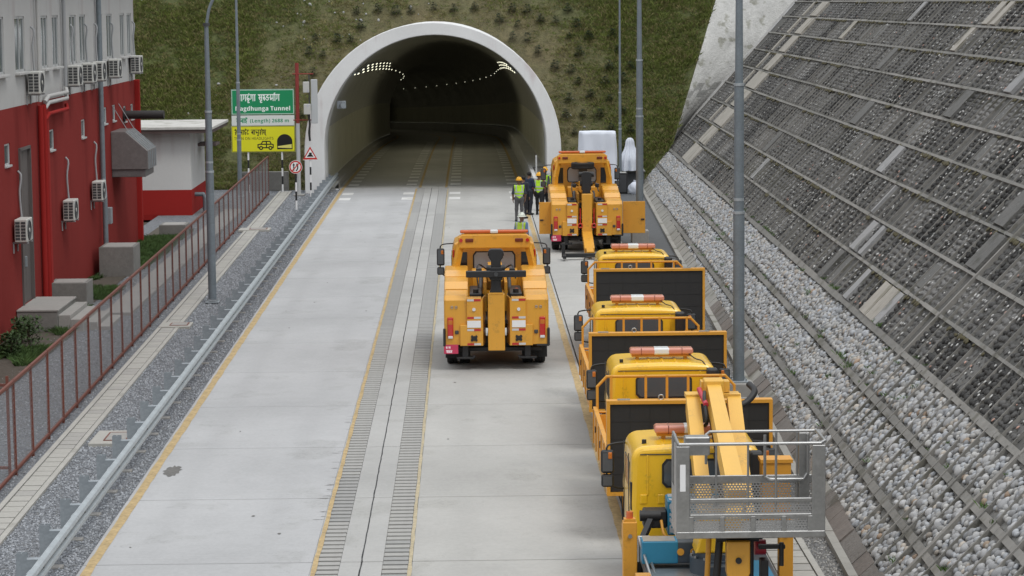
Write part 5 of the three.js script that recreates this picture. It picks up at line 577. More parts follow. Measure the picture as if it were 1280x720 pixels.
  const cab = part('cab', uvm(cg), Y, o); part('rear_window', uvm(prism(hole, 0.03, 'z').translate(0, 0, -3.775)), M.paneBrightView, cab); part('window_seal', uvm(prism(hole.map(([x, y]) => [x * 1.07, (y - 2.21) * 1.13 + 2.21]), 0.02, 'z').translate(0, 0, -3.79)), M.black, cab);  // rear window: bright road seen through the glass is put into the pane colour
  for (const s of [-1, 1]) { part('side_window', mg(beam([s * 1.068, 1.95, -4.15], [s * 1.068, 1.95, -5.15], 0.02, 0.62)), M.glass, cab); part('door_seam', mg(bx(0.012, 1.5, 0.02, s * 1.075, 1.6, -4.05), bx(0.012, 1.5, 0.02, s * 1.075, 1.6, -5.3)), M.dark, cab); part('rear_quarter', mg(bx(0.2, 0.5, 0.016, s * 0.78, 2.2, -3.785)), M.glass, cab); }
  part('windscreen', mg(beam([0, 1.6, -5.79], [0, 2.45, -5.55], 1.8, 0.02)), M.glass, cab); part('grille', mg(bx(1.5, 0.4, 0.04, 0, 1.15, -5.82)), M.black, cab); part('front_bumper', mg(rb(2.3, 0.4, 0.3, 0.06, 0, 0.62, -5.85)), M.fy, o);
  const hr = part('headache_rack', mg(prism([[-0.9, 2.58], [-0.9, 2.86], [-0.8, 2.94], [0.8, 2.94], [0.9, 2.86], [0.9, 2.58]], 0.26, 'z', 0.03).translate(0, 0, -3.45), beam([-0.85, 2.64, -3.42], [-0.97, 2.08, -3.3], 0.1, 0.16), beam([0.85, 2.64, -3.42], [0.97, 2.08, -3.3], 0.1, 0.16)), Y, o);
  for (const s of [-1, 1]) { part('marker_lamp', mg(rb(0.2, 0.09, 0.04, 0.02, s * 0.62, 2.79, -3.31)), M.lampRd, hr); part('red_lamp', mg(rod([s * 0.83, 2.79, -3.33], [s * 0.83, 2.79, -3.28], 0.045, 14)), M.lampR, hr); part('side_lamp', mg(rb(0.04, 0.2, 0.06, 0.02, s * 1.02, 2.42, -3.76)), M.lampR, hr); }
  const bar = part('light_bar', mg(rb(1.7, 0.075, 0.2, 0.03, 0, 3.0, -3.45, 3)), M.barO, o); part('white_section', mg(rb(0.2, 0.09, 0.23, 0.03, 0, 3.0, -3.45)), M.barW, bar); part('mount', mg(bx(1.5, 0.03, 0.12, 0, 2.955, -3.45)), M.fy, bar);
  if (opt.tall) { cab.scale.y = 1.11; hr.position.y = bar.position.y = 0.31; for (const s of [-1, 1]) part('rack_leg', mg(beam([s * 0.965, 2.42, -3.3], [s * 0.99, 2.06, -3.28], 0.1, 0.16)), Y, o); }
  mirrors(o, 1.36, opt.tall ? 2.4 : 2.2, -5.1, 0.44); numberPlate(o, -1.08, 0.52, 0.03, 0.34, 0.22); return o;
}
wrecker('tow_truck', 'orange heavy tow truck alone in the lane, lift arm folded upright', [0.63, 0, -58.3], { folded: true });
wrecker('tow_truck', 'orange heavy tow truck with open side lockers and lowered lift arm by the workers', [4.12, 0, -86], { folded: false, tall: true });

// shared light-truck cab: width 1.96, back of cab at z = zc
function lightCab(o, zc, opt = {}) {
  const Y = M.cy, sh = new THREE.Shape(); const W = 0.98; sh.moveTo(-W + 0.02, 0.72); sh.lineTo(W - 0.02, 0.72); sh.lineTo(W, 1.3); sh.lineTo(W - 0.02, 1.92); sh.quadraticCurveTo(W - 0.03, 2.11, W - 0.2, 2.14); sh.quadraticCurveTo(0, 2.19, -W + 0.2, 2.14); sh.quadraticCurveTo(-W + 0.03, 2.11, -W + 0.02, 1.92); sh.lineTo(-W, 1.3);
  const g = new THREE.ExtrudeGeometry(sh, { depth: 1.62, bevelEnabled: true, bevelSize: 0.09, bevelThickness: 0.1, bevelOffset: -0.09, bevelSegments: 4, curveSegments: 10 }); g.translate(0, 0, zc - 1.72); { const p = g.attributes.position; for (let i = 0; i < p.count; i++) if (p.getZ(i) < zc - 1.2 && p.getY(i) > 1.3) p.setZ(i, p.getZ(i) + (p.getY(i) - 1.3) * 0.34); const q = mergeVertices(new THREE.BufferGeometry().setAttribute('position', p.clone()), 1e-4); q.computeVertexNormals(); }
  g.computeVertexNormals(); const cab = part('cab', uvm(g), Y, o);
  const win = [[-0.42, 1.56], [0.42, 1.56], [0.48, 1.62], [0.48, 1.86], [0.42, 1.93], [-0.42, 1.93], [-0.48, 1.86], [-0.48, 1.62]];
  part('window_seal', uvm(prism(win.map(([x, y]) => [x * 1.06, (y - 1.745) * 1.16 + 1.745]), 0.03, 'z').translate(0, 0, zc + 0.004)), M.black, cab); part('rear_window', uvm(prism(win, 0.03, 'z').translate(0, 0, zc + 0.012)), M.glassW, cab);
  for (let k = 0; k < 7; k++) part('pressed_rib', mg(rb(0.1, 0.14, 0.03, 0.012, -0.78 + k * 0.26, 1.36, zc + 0.0)), Y, cab);
  part('roof_seam', mg(bx(1.66, 0.014, 0.02, 0, 2.03, zc + 0.0)), M.dark, cab); part('rear_swage', mg(rb(0.03, 0.6, 0.03, 0.01, -0.72, 1.72, zc - 0.002), rb(0.03, 0.6, 0.03, 0.01, 0.66, 1.72, zc - 0.002)), Y, cab);
  for (let k = -3; k <= 3; k++) part('roof_rib', mg(rb(0.05, 0.024, 1.2, 0.01, k * 0.24, 2.168 - 0.0045 * k * k, zc - 0.72)), Y, cab);
  for (const s of [-1, 1]) { part('side_window', mg(rb(0.02, 0.46, 0.9, 0.008, s * 0.965, 1.62, zc - 0.8)), M.glassW, cab); part('rear_vent', mg(rb(0.04, 0.42, 0.1, 0.012, s * 0.955, 1.4, zc - 0.08)), M.black, cab); part('door_seam', mg(bx(0.014, 1.3, 0.018, s * 0.983, 1.35, zc - 0.28), bx(0.014, 1.3, 0.018, s * 0.983, 1.35, zc - 1.4)), M.dark, cab); part('gutter', mg(beam([s * 0.9, 2.0, zc - 0.05], [s * 0.9, 2.0, zc - 1.35], 0.03, 0.03)), Y, cab); }
  part('windscreen', mg(beam([0, 1.35, zc - 1.735], [0, 2.0, zc - 1.5], 1.7, 0.02)), M.glass, cab); part('front_panel', mg(rb(1.7, 0.3, 0.05, 0.02, 0, 1.0, zc - 1.73)), M.black, cab); part('front_bumper', mg(rb(2.0, 0.3, 0.22, 0.05, 0, 0.52, zc - 1.72)), M.fy, o);
  part('air_intake', mg(rb(0.2, 0.75, 0.24, 0.05, 0.86, 1.72, zc + 0.17), rb(0.2, 0.9, 0.14, 0.03, 0.86, 1.1, zc + 0.15)), M.black, o);
  lightBar(o, 1.16, 2.22, zc - 0.62, M.barP); part('light_bar_cable', mg(tube([[0.5, 2.26, zc - 0.5], [0.6, 2.2, zc - 0.3], [0.72, 2.17, zc - 0.1], [0.8, 2.0, zc + 0.02], [0.82, 1.8, zc + 0.05]], 0.012, 20, 6)), M.black, o); part('beacon_stud', mg(rod([-0.75, 2.1, zc - 0.3], [-0.75, 2.2, zc - 0.3], 0.035, 10)), M.black, o);
  mirrors(o, 1.24, 1.68, zc - 1.35, 0.36); return cab;
}
function lightChassis(o, zc) { const L = -zc + 1.5; part('chassis', mg(bx(0.14, 0.2, L, -0.38, 0.62, -L / 2), bx(0.14, 0.2, L, 0.38, 0.62, -L / 2), bx(1.5, 0.12, 0.14, 0, 0.4, -1.75), bx(1.5, 0.12, 0.14, 0, 0.4, zc - 1.0), rod([-0.15, 0.42, -1.75], [0.15, 0.42, -1.75], 0.17, 14)), M.black, o); for (const s of [-1, 1]) { wheel(o, s * 0.88, -1.75, 0.37, 0.2); wheel(o, s * 0.65, -1.75, 0.37, 0.2); wheel(o, s * 0.84, zc - 1.0, 0.37, 0.21); } }
T.led = tex(256, 0.32, (k, i, j) => { const a = (i % 16) - 7.5, b = (j % 16) - 7.5, d = Math.hypot(a, b), seam = i < 2 || j < 2; return seam ? 0.4 : d < 3.6 ? 0.8 : (j % 16 < 3 ? 0.62 : 0.45); });
const ledM = mat([0.036, 0.035, 0.035], { map: T.led, roughness: 0.6 });
function boardTruck(label, pos) {
  const o = thing('board_truck', label, 'truck', pos, 0, 'trucks carrying black message boards'), zc = -5.25, F = M.fy;
  lightChassis(o, zc); lightCab(o, zc);
  part('bed_floor', mg(bx(2.52, 0.1, 4.6, 0, 0.82, -2.6)), F, o); for (const s of [-1, 1]) { const sd = part('side_board', mg(rb(0.05, 0.64, 4.5, 0.012, s * 1.27, 1.12, -2.55), bx(0.07, 0.04, 4.5, s * 1.27, 1.44, -2.55)), F, o); for (let k = 0; k < 6; k++) part('side_rib', mg(bx(0.03, 0.6, 0.06, s * 1.3, 1.11, -0.5 - k * 0.85)), F, sd); for (let k = 0; k < 3; k++) part('latch', mg(rb(0.03, 0.12, 0.06, 0.01, s * 1.31, 1.2, -0.9 - k * 1.5)), M.dark, sd); part('slotted_skirt', mg(bx(0.03, 0.05, 2.0, s * 1.2, 0.66, -3.4), bx(0.03, 0.05, 2.0, s * 1.2, 0.5, -3.4), bx(0.03, 0.22, 0.05, s * 1.2, 0.58, -2.42), bx(0.03, 0.22, 0.05, s * 1.2, 0.58, -4.38)), F, o); }
  // guard frame behind the cab
  const zg = zc + 0.45, gf = part('guard_frame', mg(chain([[-1.23, 0.86, zg], [-1.23, 1.82, zg], [-1.06, 2.0, zg], [1.06, 2.0, zg], [1.23, 1.82, zg], [1.23, 0.86, zg]], 0.028, 6), rod([-1.23, 1.36, zg], [1.23, 1.36, zg], 0.024, 6)), F, o); for (const x of [-0.98, -0.36, 0.02, 0.4, 0.98]) part('upright', mg(bx(0.045, 0.72, 0.045, x, 1.66, zg)), F, gf); part('front_board', mg(bx(2.4, 0.44, 0.05, 0, 1.1, zg + 0.05)), F, o);
  // message board facing the rear
  const bw = 2.66, bh = 1.54, y = 1.56, b = part('message_board', mg(bx(bw - 0.1, bh - 0.1, 0.12, 0, y, -0.11)), M.dark, o); part('board_frame', mg(bx(bw, 0.055, 0.2, 0, y + bh / 2 - 0.028, -0.1), bx(bw, 0.055, 0.2, 0, y - bh / 2 + 0.028, -0.1), bx(0.055, bh - 0.112, 0.2, -bw / 2 + 0.028, y, -0.1), bx(0.055, bh - 0.112, 0.2, bw / 2 - 0.028, y, -0.1)), F, b); part('led_panel', mg(bx(bw - 0.12, bh - 0.12, 0.01, 0, y, -0.044)), ledM, b);
  for (let k = 1; k < 8; k++) part('panel_seam', mg(bx(0.006, bh - 0.13, 0.004, -bw / 2 + 0.06 + k * (bw - 0.12) / 8, y, -0.037)), M.seam, b); for (let k = 1; k < 5; k++) part('panel_seam', mg(bx(bw - 0.13, 0.006, 0.004, 0, y - bh / 2 + 0.06 + k * (bh - 0.12) / 5, -0.0365)), M.seam, b);
  part('lifting_eye', mg(new THREE.TorusGeometry(0.04, 0.012, 6, 14).translate(-0.45, y + bh / 2 + 0.035, -0.12), bx(0.2, 0.015, 0.1, -1.05, y + bh / 2 + 0.006, -0.1), bx(0.2, 0.015, 0.1, 0.9, y + bh / 2 + 0.006, -0.1)), M.steel, b); part('board_stay', mg(beam([-0.9, 0.95, -0.9], [-0.9, 2.1, -0.22], 0.05, 0.05), beam([0.9, 0.95, -0.9], [0.9, 2.1, -0.22], 0.05, 0.05)), F, o); part('rear_bumper', mg(rb(1.9, 0.12, 0.12, 0.02, 0, 0.52, -0.3)), M.black, o);
  for (const s of [-1, 1]) { const t = part('tail_light', mg(rb(0.3, 0.1, 0.05, 0.02, s * 0.85, 0.66, -0.2)), M.lampR, o); void t; part('mud_flap', mg(bx(0.46, 0.36, 0.012, s * 0.77, 0.36, -1.2)), M.rubber, o); part('wheel_guard', mg(rb(0.5, 0.04, 0.9, 0.015, s * 0.78, 0.79, -1.75)), M.black, o); }
  return o;
}
boardTruck('yellow truck with a black message board parked right behind the far tow truck', [4.3, 0, -58.8]); boardTruck('yellow truck with a black message board, the middle one of the three', [3.62, 0, -47.3]); boardTruck('yellow truck with a black message board parked ahead of the basket lift truck', [3.5, 0, -39.1]);
{ // truck with a folded boom lift and a steel basket
  const RX = 3.32, RD = 30.2, o = thing('boom_lift_truck', 'yellow truck with a folded boom lift and a bare steel basket', 'truck', [RX, 0, -RD]), zc = -5.8, Y = M.by; // local x = X - RX, z = -(D - RD)
  lightChassis(o, zc); lightCab(o, zc);
  const Z = (D) => -(D - RD);
  // subframe deck with outriggers
  part('subframe', mg(bx(1.75, 0.16, 5.0, -0.06, 0.84, -2.7)), M.navy, o); const ck = (() => { const gs = []; for (let i = 0; i < 9; i++) for (let j = 0; j < 14; j++) gs.push(rb(0.05, 0.012, 0.03, 0.004, -0.86 + i * 0.085, 0.945, -1.35 - j * 0.075, 1).rotateY(0)); return mg(gs); })();
  const dp = part('deck_plate', mg(bx(0.85, 0.02, 1.9, -0.5, 0.935, -2.1)), M.steel, o); part('tread_pattern', ck, M.steel, dp); part('deck_plate', mg(bx(0.5, 0.02, 2.6, 0.5, 0.935, -2.2)), M.blue, o);
  for (const s of [-1, 1]) { const p = part('outrigger_post', mg(rb(0.2, 1.35, 0.2, 0.015, s * 1.1, 0.72, Z(34.3)), bx(0.16, 0.05, 0.16, s * 1.1, 1.41, Z(34.3))), M.fy, o); part('pad', mg(rb(0.3, 0.05, 0.3, 0.01, s * 1.1, 0.12, Z(34.3))), M.black, p); part('top_lamp', mg(rod([s * 1.1, 1.43, Z(34.3)], [s * 1.1, 1.53, Z(34.3)], 0.05, 12)), M.barO, p); part('bolt', mg(rod([s * 1.1, 1.2, Z(34.19)], [s * 1.1, 1.2, Z(34.17)], 0.03, 8)), M.steel, p); }
  part('outrigger_post', mg(rb(0.2, 1.2, 0.2, 0.015, -1.1, 0.66, Z(31.6))), M.fy, o); part('outrigger_post', mg(rb(0.42, 1.0, 0.3, 0.02, 1.03, 1.62, Z(34.9)), bx(0.46, 0.05, 0.34, 1.03, 2.14, Z(34.9))), M.fy, o);
  const ob = part('outrigger_beam', mg(rb(1.35, 0.3, 0.34, 0.02, -0.28, 1.14, Z(33.55))), M.navy, o); part('blue_end', mg(rb(0.5, 0.315, 0.355, 0.02, -0.74, 1.14, Z(33.55))), M.blue, ob); part('worn_top', mg(bx(0.44, 0.006, 0.32, -0.75, 1.301, Z(33.55))), M.steel, ob); for (const x of [-0.46, -0.28]) part('port', mg(rod([x, 1.15, Z(33.37)], [x, 1.15, Z(33.365)], 0.05, 14)), M.fy, ob);
  // worn blue and bare metal box behind the cab
  const wornT = tex(256, 1, (() => { const a = fbm(256, 5, 5, 701), b = fbm(256, 20, 3, 711); return (k) => (a[k] * 0.6 + b[k] * 0.4 > 0.505 ? [0.5, 0.53, 0.56] : [0.02, 0.22, 0.36]); })()); const tb = part('tool_box', mg(rb(1.05, 0.5, 0.5, 0.015, 0.02, 1.28, Z(35.25))), M.blue, o); part('worn_lid', mg(bx(1.0, 0.01, 0.46, 0.02, 1.536, Z(35.25)), bx(1.0, 0.46, 0.01, 0.02, 1.28, Z(34.994))), mat([1, 1, 1], { map: wornT, roughness: 0.5, metalness: 0.2 }), tb);
  part('hydraulic_pump', mg(rb(0.34, 0.26, 0.3, 0.03, -0.68, 1.25, Z(35.2)), rod([-0.9, 1.3, Z(35.1)], [-0.6, 1.3, Z(35.1)], 0.08, 12), beam([-0.95, 0.95, Z(34.6)], [-0.75, 1.25, Z(35)], 0.08, 0.08)), M.black, o); part('hydraulic_hose', mg(tube([[-0.6, 1.25, Z(35)], [-0.55, 1.05, Z(34.85)], [-0.35, 1.0, Z(34.9)], [-0.2, 1.1, Z(35)]], 0.022, 16, 6)), M.fy, o);
  part('ladder', mg(chain([[-1.0, 0.9, Z(33.9)], [-1.0, 1.25, Z(33.9)], [-0.85, 1.25, Z(33.9)]], 0.02, 6), chain([[-1.0, 1.25, Z(33.9)], [-0.88, 0.85, Z(32.4)]], 0.02, 6), chain([[-0.9, 1.1, Z(33.9)], [-0.78, 0.8, Z(32.4)]], 0.02, 6)), M.steel, o);
  // turntable, turret, arms
  const tx = 0.06, tt = part('turntable', mg(rod([tx, 0.9, Z(33.1)], [tx, 1.16, Z(33.1)], 0.42, 28), rod([tx, 1.16, Z(33.1)], [tx, 1.24, Z(33.1)], 0.36, 28), bx(0.5, 0.3, 0.5, tx, 0.98, Z(32.75))), M.navy, o); part('turret', mg(prism([[tx - 0.36, 1.24], [tx + 0.36, 1.24], [tx + 0.3, 1.75], [tx - 0.22, 1.75]], 0.6, 'z', 0.03).translate(0, 0, Z(33.15))), M.cy, tt); part('slew_bolts', mg(Array.from({ length: 14 }, (_, i) => rod([tx + 0.39 * Math.cos(i * 0.449), 1.16, Z(33.1) + 0.39 * Math.sin(i * 0.449)], [tx + 0.39 * Math.cos(i * 0.449), 1.19, Z(33.1) + 0.39 * Math.sin(i * 0.449)], 0.02, 6))), M.steel, tt);
  const K = [0.22, 2.8, Z(36.3)];
  const la = part('lower_arm', mg(beam([tx - 0.2, 1.6, Z(33.0)], [K[0] - 0.25, K[1] - 0.05, K[2]], 0.2, 0.28, 0.2, 0.3), beam([tx + 0.36, 1.6, Z(33.0)], [K[0] + 0.36, K[1] - 0.05, K[2]], 0.2, 0.28, 0.2, 0.3), bx(0.8, 0.06, 0.3, K[0] + 0.04, K[1] + 0.06, K[2])), Y, o); part('lift_ram', mg(rod([tx + 0.1, 1.5, Z(33.0)], [K[0] + 0.0, 2.2, Z(35)], 0.07, 12), rod([K[0], 2.2, Z(35)], [K[0], 2.6, Z(36)], 0.045, 12)), M.dark, la);
  const ua = part('upper_boom', mg(beam([K[0] + 0.06, K[1] + 0.1, K[2]], [tx + 0.06, 2.2, Z(31.55)], 0.2, 0.3, 0.24, 0.32), rb(0.3, 0.36, 0.3, 0.03, K[0] + 0.06, K[1] + 0.12, K[2] - 0.02), prism([[K[0] - 0.12, 2.9], [K[0] + 0.3, 2.9], [K[0] + 0.3, 3.06], [K[0] - 0.12, 3.06]], 0.24, 'z').translate(0, 0, K[2] - 0.1)), Y, o); part('inner_boom', mg(beam([tx + 0.06, 2.18, Z(31.6)], [tx - 0.08, 2.06, Z(30.9)], 0.2, 0.14)), Y, ua);
  part('boom_hose', mg(tube([[K[0] - 0.1, K[1] + 0.15, K[2] + 0.3], [K[0] - 0.14, K[1] + 0.1, K[2] + 0.7], [K[0] - 0.13, K[1] - 0.15, K[2] + 1.0], [K[0] - 0.12, K[1] - 0.3, K[2] + 0.6]], 0.028, 22, 7)), M.black, ua); part('red_hose', mg(rod([K[0] - 0.16, K[1] + 0.16, K[2] + 0.1], [K[0] - 0.13, K[1] + 0.05, K[2] + 0.85], 0.04, 8)), M.hoseR, ua); part('hose_bundle', mg(tube([[K[0] + 0.3, K[1] - 0.1, K[2] + 0.3], [K[0] + 0.52, K[1] - 0.02, K[2] + 0.25], [K[0] + 0.66, K[1] + 0.12, K[2] + 0.1], [K[0] + 0.6, K[1] + 0.2, K[2] - 0.1]], 0.05, 18, 7)), M.black, ua);
  // basket mount and valves at the back
  const bm = part('basket_mount', mg(prism([[-0.08, 0.7], [0.1, 0.7], [0.12, 1.3], [0.18, 1.45], [0.18, 1.86], [-0.12, 1.86], [-0.12, 1.45], [-0.08, 1.3]], 0.2, 'z', 0.02).translate(0.02, 0, Z(30.85)), bx(0.1, 0.5, 0.3, 0.0, 1.75, Z(31.1))), M.wy, o); part('pivot', mg(rod([-0.22, 1.91, Z(30.9)], [0.32, 1.91, Z(30.9)], 0.08, 14), rod([0.05, 1.62, Z(30.74)], [0.05, 1.62, Z(30.72)], 0.04, 12)), M.black, bm); part('ram', mg(rod([-0.26, 0.8, Z(30.9)], [-0.16, 1.9, Z(31)], 0.05, 10)), M.black, bm); part('ram', mg(rod([0.22, 0.85, Z(30.9)], [0.24, 1.85, Z(31)], 0.035, 10)), M.black, bm); part('ram', mg(rod([-0.34, 1.0, Z(31.0)], [-0.3, 1.9, Z(31)], 0.035, 10)), M.fy, bm);
  part('valve_block', mg(rb(0.1, 0.36, 0.2, 0.01, 0.4, 1.4, Z(31)), rb(0.34, 0.05, 0.1, 0.01, 0.5, 1.74, Z(31)), rod([0.62, 1.5, Z(30.95)], [0.62, 1.8, Z(30.95)], 0.03, 8), rod([0.36, 1.1, Z(30.9)], [0.6, 1.2, Z(30.9)], 0.03, 8), rod([0.36, 1.3, Z(30.9)], [0.52, 0.95, Z(30.9)], 0.025, 8)), M.black, o); part('red_reservoir', mg(rod([0.3, 1.7, Z(31.15)], [0.44, 1.7, Z(31.15)], 0.1, 16)), M.hoseR, o); part('rear_rack', mg(chain([[0.52, 0.95, Z(30.7)], [0.52, 1.12, Z(30.7)], [0.82, 1.12, Z(30.7)], [0.82, 0.95, Z(30.7)]], 0.018, 6)), M.steel, o); part('rear_beam', mg(rb(1.9, 0.14, 0.14, 0.02, 0, 0.62, Z(30.5))), M.fy, o); for (const s of [-1, 1]) part('tail_light', mg(rb(0.24, 0.1, 0.05, 0.02, s * 0.8, 0.74, Z(30.42))), M.lampR, o);
  // basket
  const x0 = 2.56 - RX, x1 = 4.43 - RX, zf = Z(30.5), zb = Z(31.3), y0 = 1.98, y1 = 3.16, ss = M.steel, bk = part('basket', mg(bx(x1 - x0 - 0.01, 0.025, zf - zb - 0.02, (x0 + x1) / 2, y0 + 0.02, (zf + zb) / 2)), ss, o);
  const holes = (() => { const N = 256, d = new Uint8Array(N * N * 4); for (let j = 0; j < N; j++) for (let i = 0; i < N; i++) { const row = Math.floor(j / 16), a = ((i + (row % 2) * 10) % 20) - 10, b = (j % 16) - 8, v = (a * a) / 42 + (b * b) / 20 < 1 ? 0 : 255, k = 4 * (j * N + i); d[k] = d[k + 1] = d[k + 2] = v; d[k + 3] = 255; } const t = new THREE.DataTexture(d, N, N); t.wrapS = t.wrapT = THREE.RepeatWrapping; t.magFilter = THREE.LinearFilter; t.repeat.set(1 / 0.52, 1 / 0.52); t.needsUpdate = true; return t; })(); const perf = mat([0.48, 0.48, 0.475], { roughness: 0.36, metalness: 0.8, alphaMap: holes, alphaTest: 0.5, side: THREE.DoubleSide });
  const tubeS = (n, pts, r = 0.02) => part(n, mg(chain(pts, r, 8)), ss, bk);
  tubeS('top_rail', [[x0 + 0.03, y1, zf], [x1 - 0.06, y1, zf], [x1, y1 + 0.02, zf - 0.06], [x1, y1 + 0.02, zb]], 0.021); tubeS('top_rail', [[x0 + 0.45, y1 - 0.4, zb], [x0 + 0.45, y1 - 0.02, zb], [x0 + 0.5, y1 + 0.02, zb], [x1 - 0.03, y1 + 0.02, zb]], 0.018); tubeS('top_rail', [[x0 + 0.03, y1, zf], [x0 + 0.03, y1 + 0.02, zb]], 0.021);
  for (const x of [0.3, 0.7, 1.05]) tubeS('upright', [[x0 + x + 0.2, y0 + 0.4, zf], [x0 + x + 0.2, y1, zf]], 0.014); for (const x of [1.35, 1.62]) tubeS('upright', [[x0 + x, y0 + 0.05, zb], [x0 + x, y1, zb]], 0.016); tubeS('gate_rail', [[x0 + 1.2, y1 - 0.02, zb + 0.05], [x0 + 1.2, y1 - 0.56, zb + 0.05], [x0 + 1.26, y1 - 0.6, zb + 0.05], [x0 + 1.7, y1 - 0.6, zb + 0.05], [x0 + 1.75, y1 - 0.52, zb + 0.05], [x0 + 1.75, y1 - 0.02, zb + 0.05]], 0.019);
  part('corner_post', mg(rb(0.17, y1 - y0, 0.05, 0.012, x0 + 0.085, (y0 + y1) / 2 - 0.02, zf), rb(0.04, y1 - y0, 0.3, 0.012, x0 + 0.02, (y0 + y1) / 2 - 0.02, zf - 0.18)), ss, bk); part('corner_post', mg(rb(0.17, y1 - y0, 0.05, 0.012, x1 - 0.085, (y0 + y1) / 2 - 0.02, zf), rb(0.04, y1 - y0, 0.3, 0.012, x1 - 0.02, (y0 + y1) / 2 - 0.02, zf - 0.18)), ss, bk); part('corner_post', mg(rb(0.14, y1 - y0, 0.05, 0.012, x1 - 0.16, (y0 + y1) / 2, zb)), ss, bk); part('corner_post', mg(rb(0.06, y1 - y0, 0.05, 0.012, x0 + 0.04, (y0 + y1) / 2, zb)), ss, bk);
  part('label_strip', mg(bx(0.07, 0.34, 0.004, x0 + 0.08, y1 - 0.42, zf + 0.028)), M.plateW, bk); part('control_box', mg(rb(0.32, 0.24, 0.2, 0.02, x0 + 0.32, y1 - 0.13, zb + 0.12)), ss, bk);
  const xa = x0 + 0.17, xb = x1 - 0.17, xm = (xa + xb) / 2, wd = xb - xa; part('mid_band', mg(rb(wd, 0.045, 0.05, 0.01, xm, y0 + 0.47, zf), rb(wd, 0.045, 0.05, 0.01, xm, y0 + 0.27, zf), rb(x1 - x0, 0.09, 0.06, 0.015, (x0 + x1) / 2, y0 + 0.03, zf)), ss, bk); part('kick_panel', mg(bx(wd, 0.016, 0.006, xm, y0 + 0.44, zf)), ss, bk);
  const pgeo = (w, h, x, y, z, ry = 0) => { const g = new THREE.PlaneGeometry(w, h); const p = g.attributes.position, u = g.attributes.uv; for (let i = 0; i < p.count; i++) u.setXY(i, p.getX(i), p.getY(i)); return g.rotateY(ry).translate(x, y, z); };
  part('perforated_panel', pgeo(wd, 0.2, xm, y0 + 0.37, zf - 0.004), perf, bk); part('perforated_panel', pgeo(wd, 0.2, xm, y0 + 0.165, zf - 0.004), perf, bk); part('perforated_panel', pgeo(x1 - x0 - 0.1, 0.5, (x0 + x1) / 2, y0 + 0.3, zb), perf, bk); for (const x of [x0 + 0.006, x1 - 0.006]) part('perforated_panel', pgeo(zf - zb - 0.35, 0.55, x, y0 + 0.3, (zf + zb) / 2 - 0.15, Math.PI / 2), perf, bk);
  for (const t of [0.0, 0.26, 0.52, 0.78, 1]) part('strap', mg(rb(0.06, 0.2, 0.03, 0.008, lerp(xa + 0.02, xb - 0.02, t), y0 + 0.165, zf + 0.012)), ss, bk); part('toe_board', mg(rb(x1 - x0 - 0.12, 0.1, 0.03, 0.008, (x0 + x1) / 2, y0 + 0.58, zb)), ss, bk);
}

// ---------------------------------------------------------------- people
const sdCap = (px, py, pz, b) => { const ax = b[0], ay = b[1], az = b[2], dx = b[4] - ax, dy = b[5] - ay, dz = b[6] - az, l = dx * dx + dy * dy + dz * dz || 1e-9; let t = ((px - ax) * dx + (py - ay) * dy + (pz - az) * dz) / l; t = t < 0 ? 0 : t > 1 ? 1 : t; const qx = px - ax - t * dx, qy = py - ay - t * dy, qz = (pz - az - t * dz) * (b[9] || 1); return Math.sqrt(qx * qx + qy * qy + qz * qz) - (b[3] + (b[7] - b[3]) * t); };
function field(bones, box, res, k, colorOf, cut) { // smooth union of tapered capsules, meshed
  const mc = new MarchingCubes(res, new THREE.MeshStandardMaterial(), false, false, 60000); mc.isolation = 0; const [x0, y0, z0, x1, y1, z1] = box, half = res / 2;
  const W = (i, a, b) => a + ((i - half) / half * 0.5 + 0.5) * (b - a);
  for (let c = 0; c < res; c++) for (let b = 0; b < res; b++) for (let a = 0; a < res; a++) { const x = W(a, x0, x1), y = W(b, y0, y1), z = W(c, z0, z1); let s = 0, mn = 9; for (const bo of bones) { const d = sdCap(x, y, z, bo); if (d < mn) mn = d; if (d < 0.25) s += Math.exp(-d / k); } let d = s > 0 ? -k * Math.log(s) : mn; if (cut) d = Math.max(d, cut(x, y, z)); mc.field[a + b * res + c * res * res] = -d; }
  mc.update(); const n = mc.count, p = new Float32Array(n * 3); for (let i = 0; i < n; i++) { p[3 * i] = lerp(x0, x1, mc.positionArray[3 * i] * 0.5 + 0.5); p[3 * i + 1] = lerp(y0, y1, mc.positionArray[3 * i + 1] * 0.5 + 0.5); p[3 * i + 2] = lerp(z0, z1, mc.positionArray[3 * i + 2] * 0.5 + 0.5); }
  let g = new THREE.BufferGeometry(); g.setAttribute('position', new THREE.BufferAttribute(p, 3)); g = mergeVertices(g, 1e-4); g.computeVertexNormals();
  const c = new Float32Array(g.attributes.position.count * 3), pos = g.attributes.position; for (let i = 0; i < pos.count; i++) { const q = colorOf(pos.getX(i), pos.getY(i), pos.getZ(i)); c[3 * i] = q[0]; c[3 * i + 1] = q[1]; c[3 * i + 2] = q[2]; } g.setAttribute('color', new THREE.BufferAttribute(c, 3)); return g;
}
const skinM = new THREE.MeshStandardMaterial({ vertexColors: true, roughness: 0.75 });
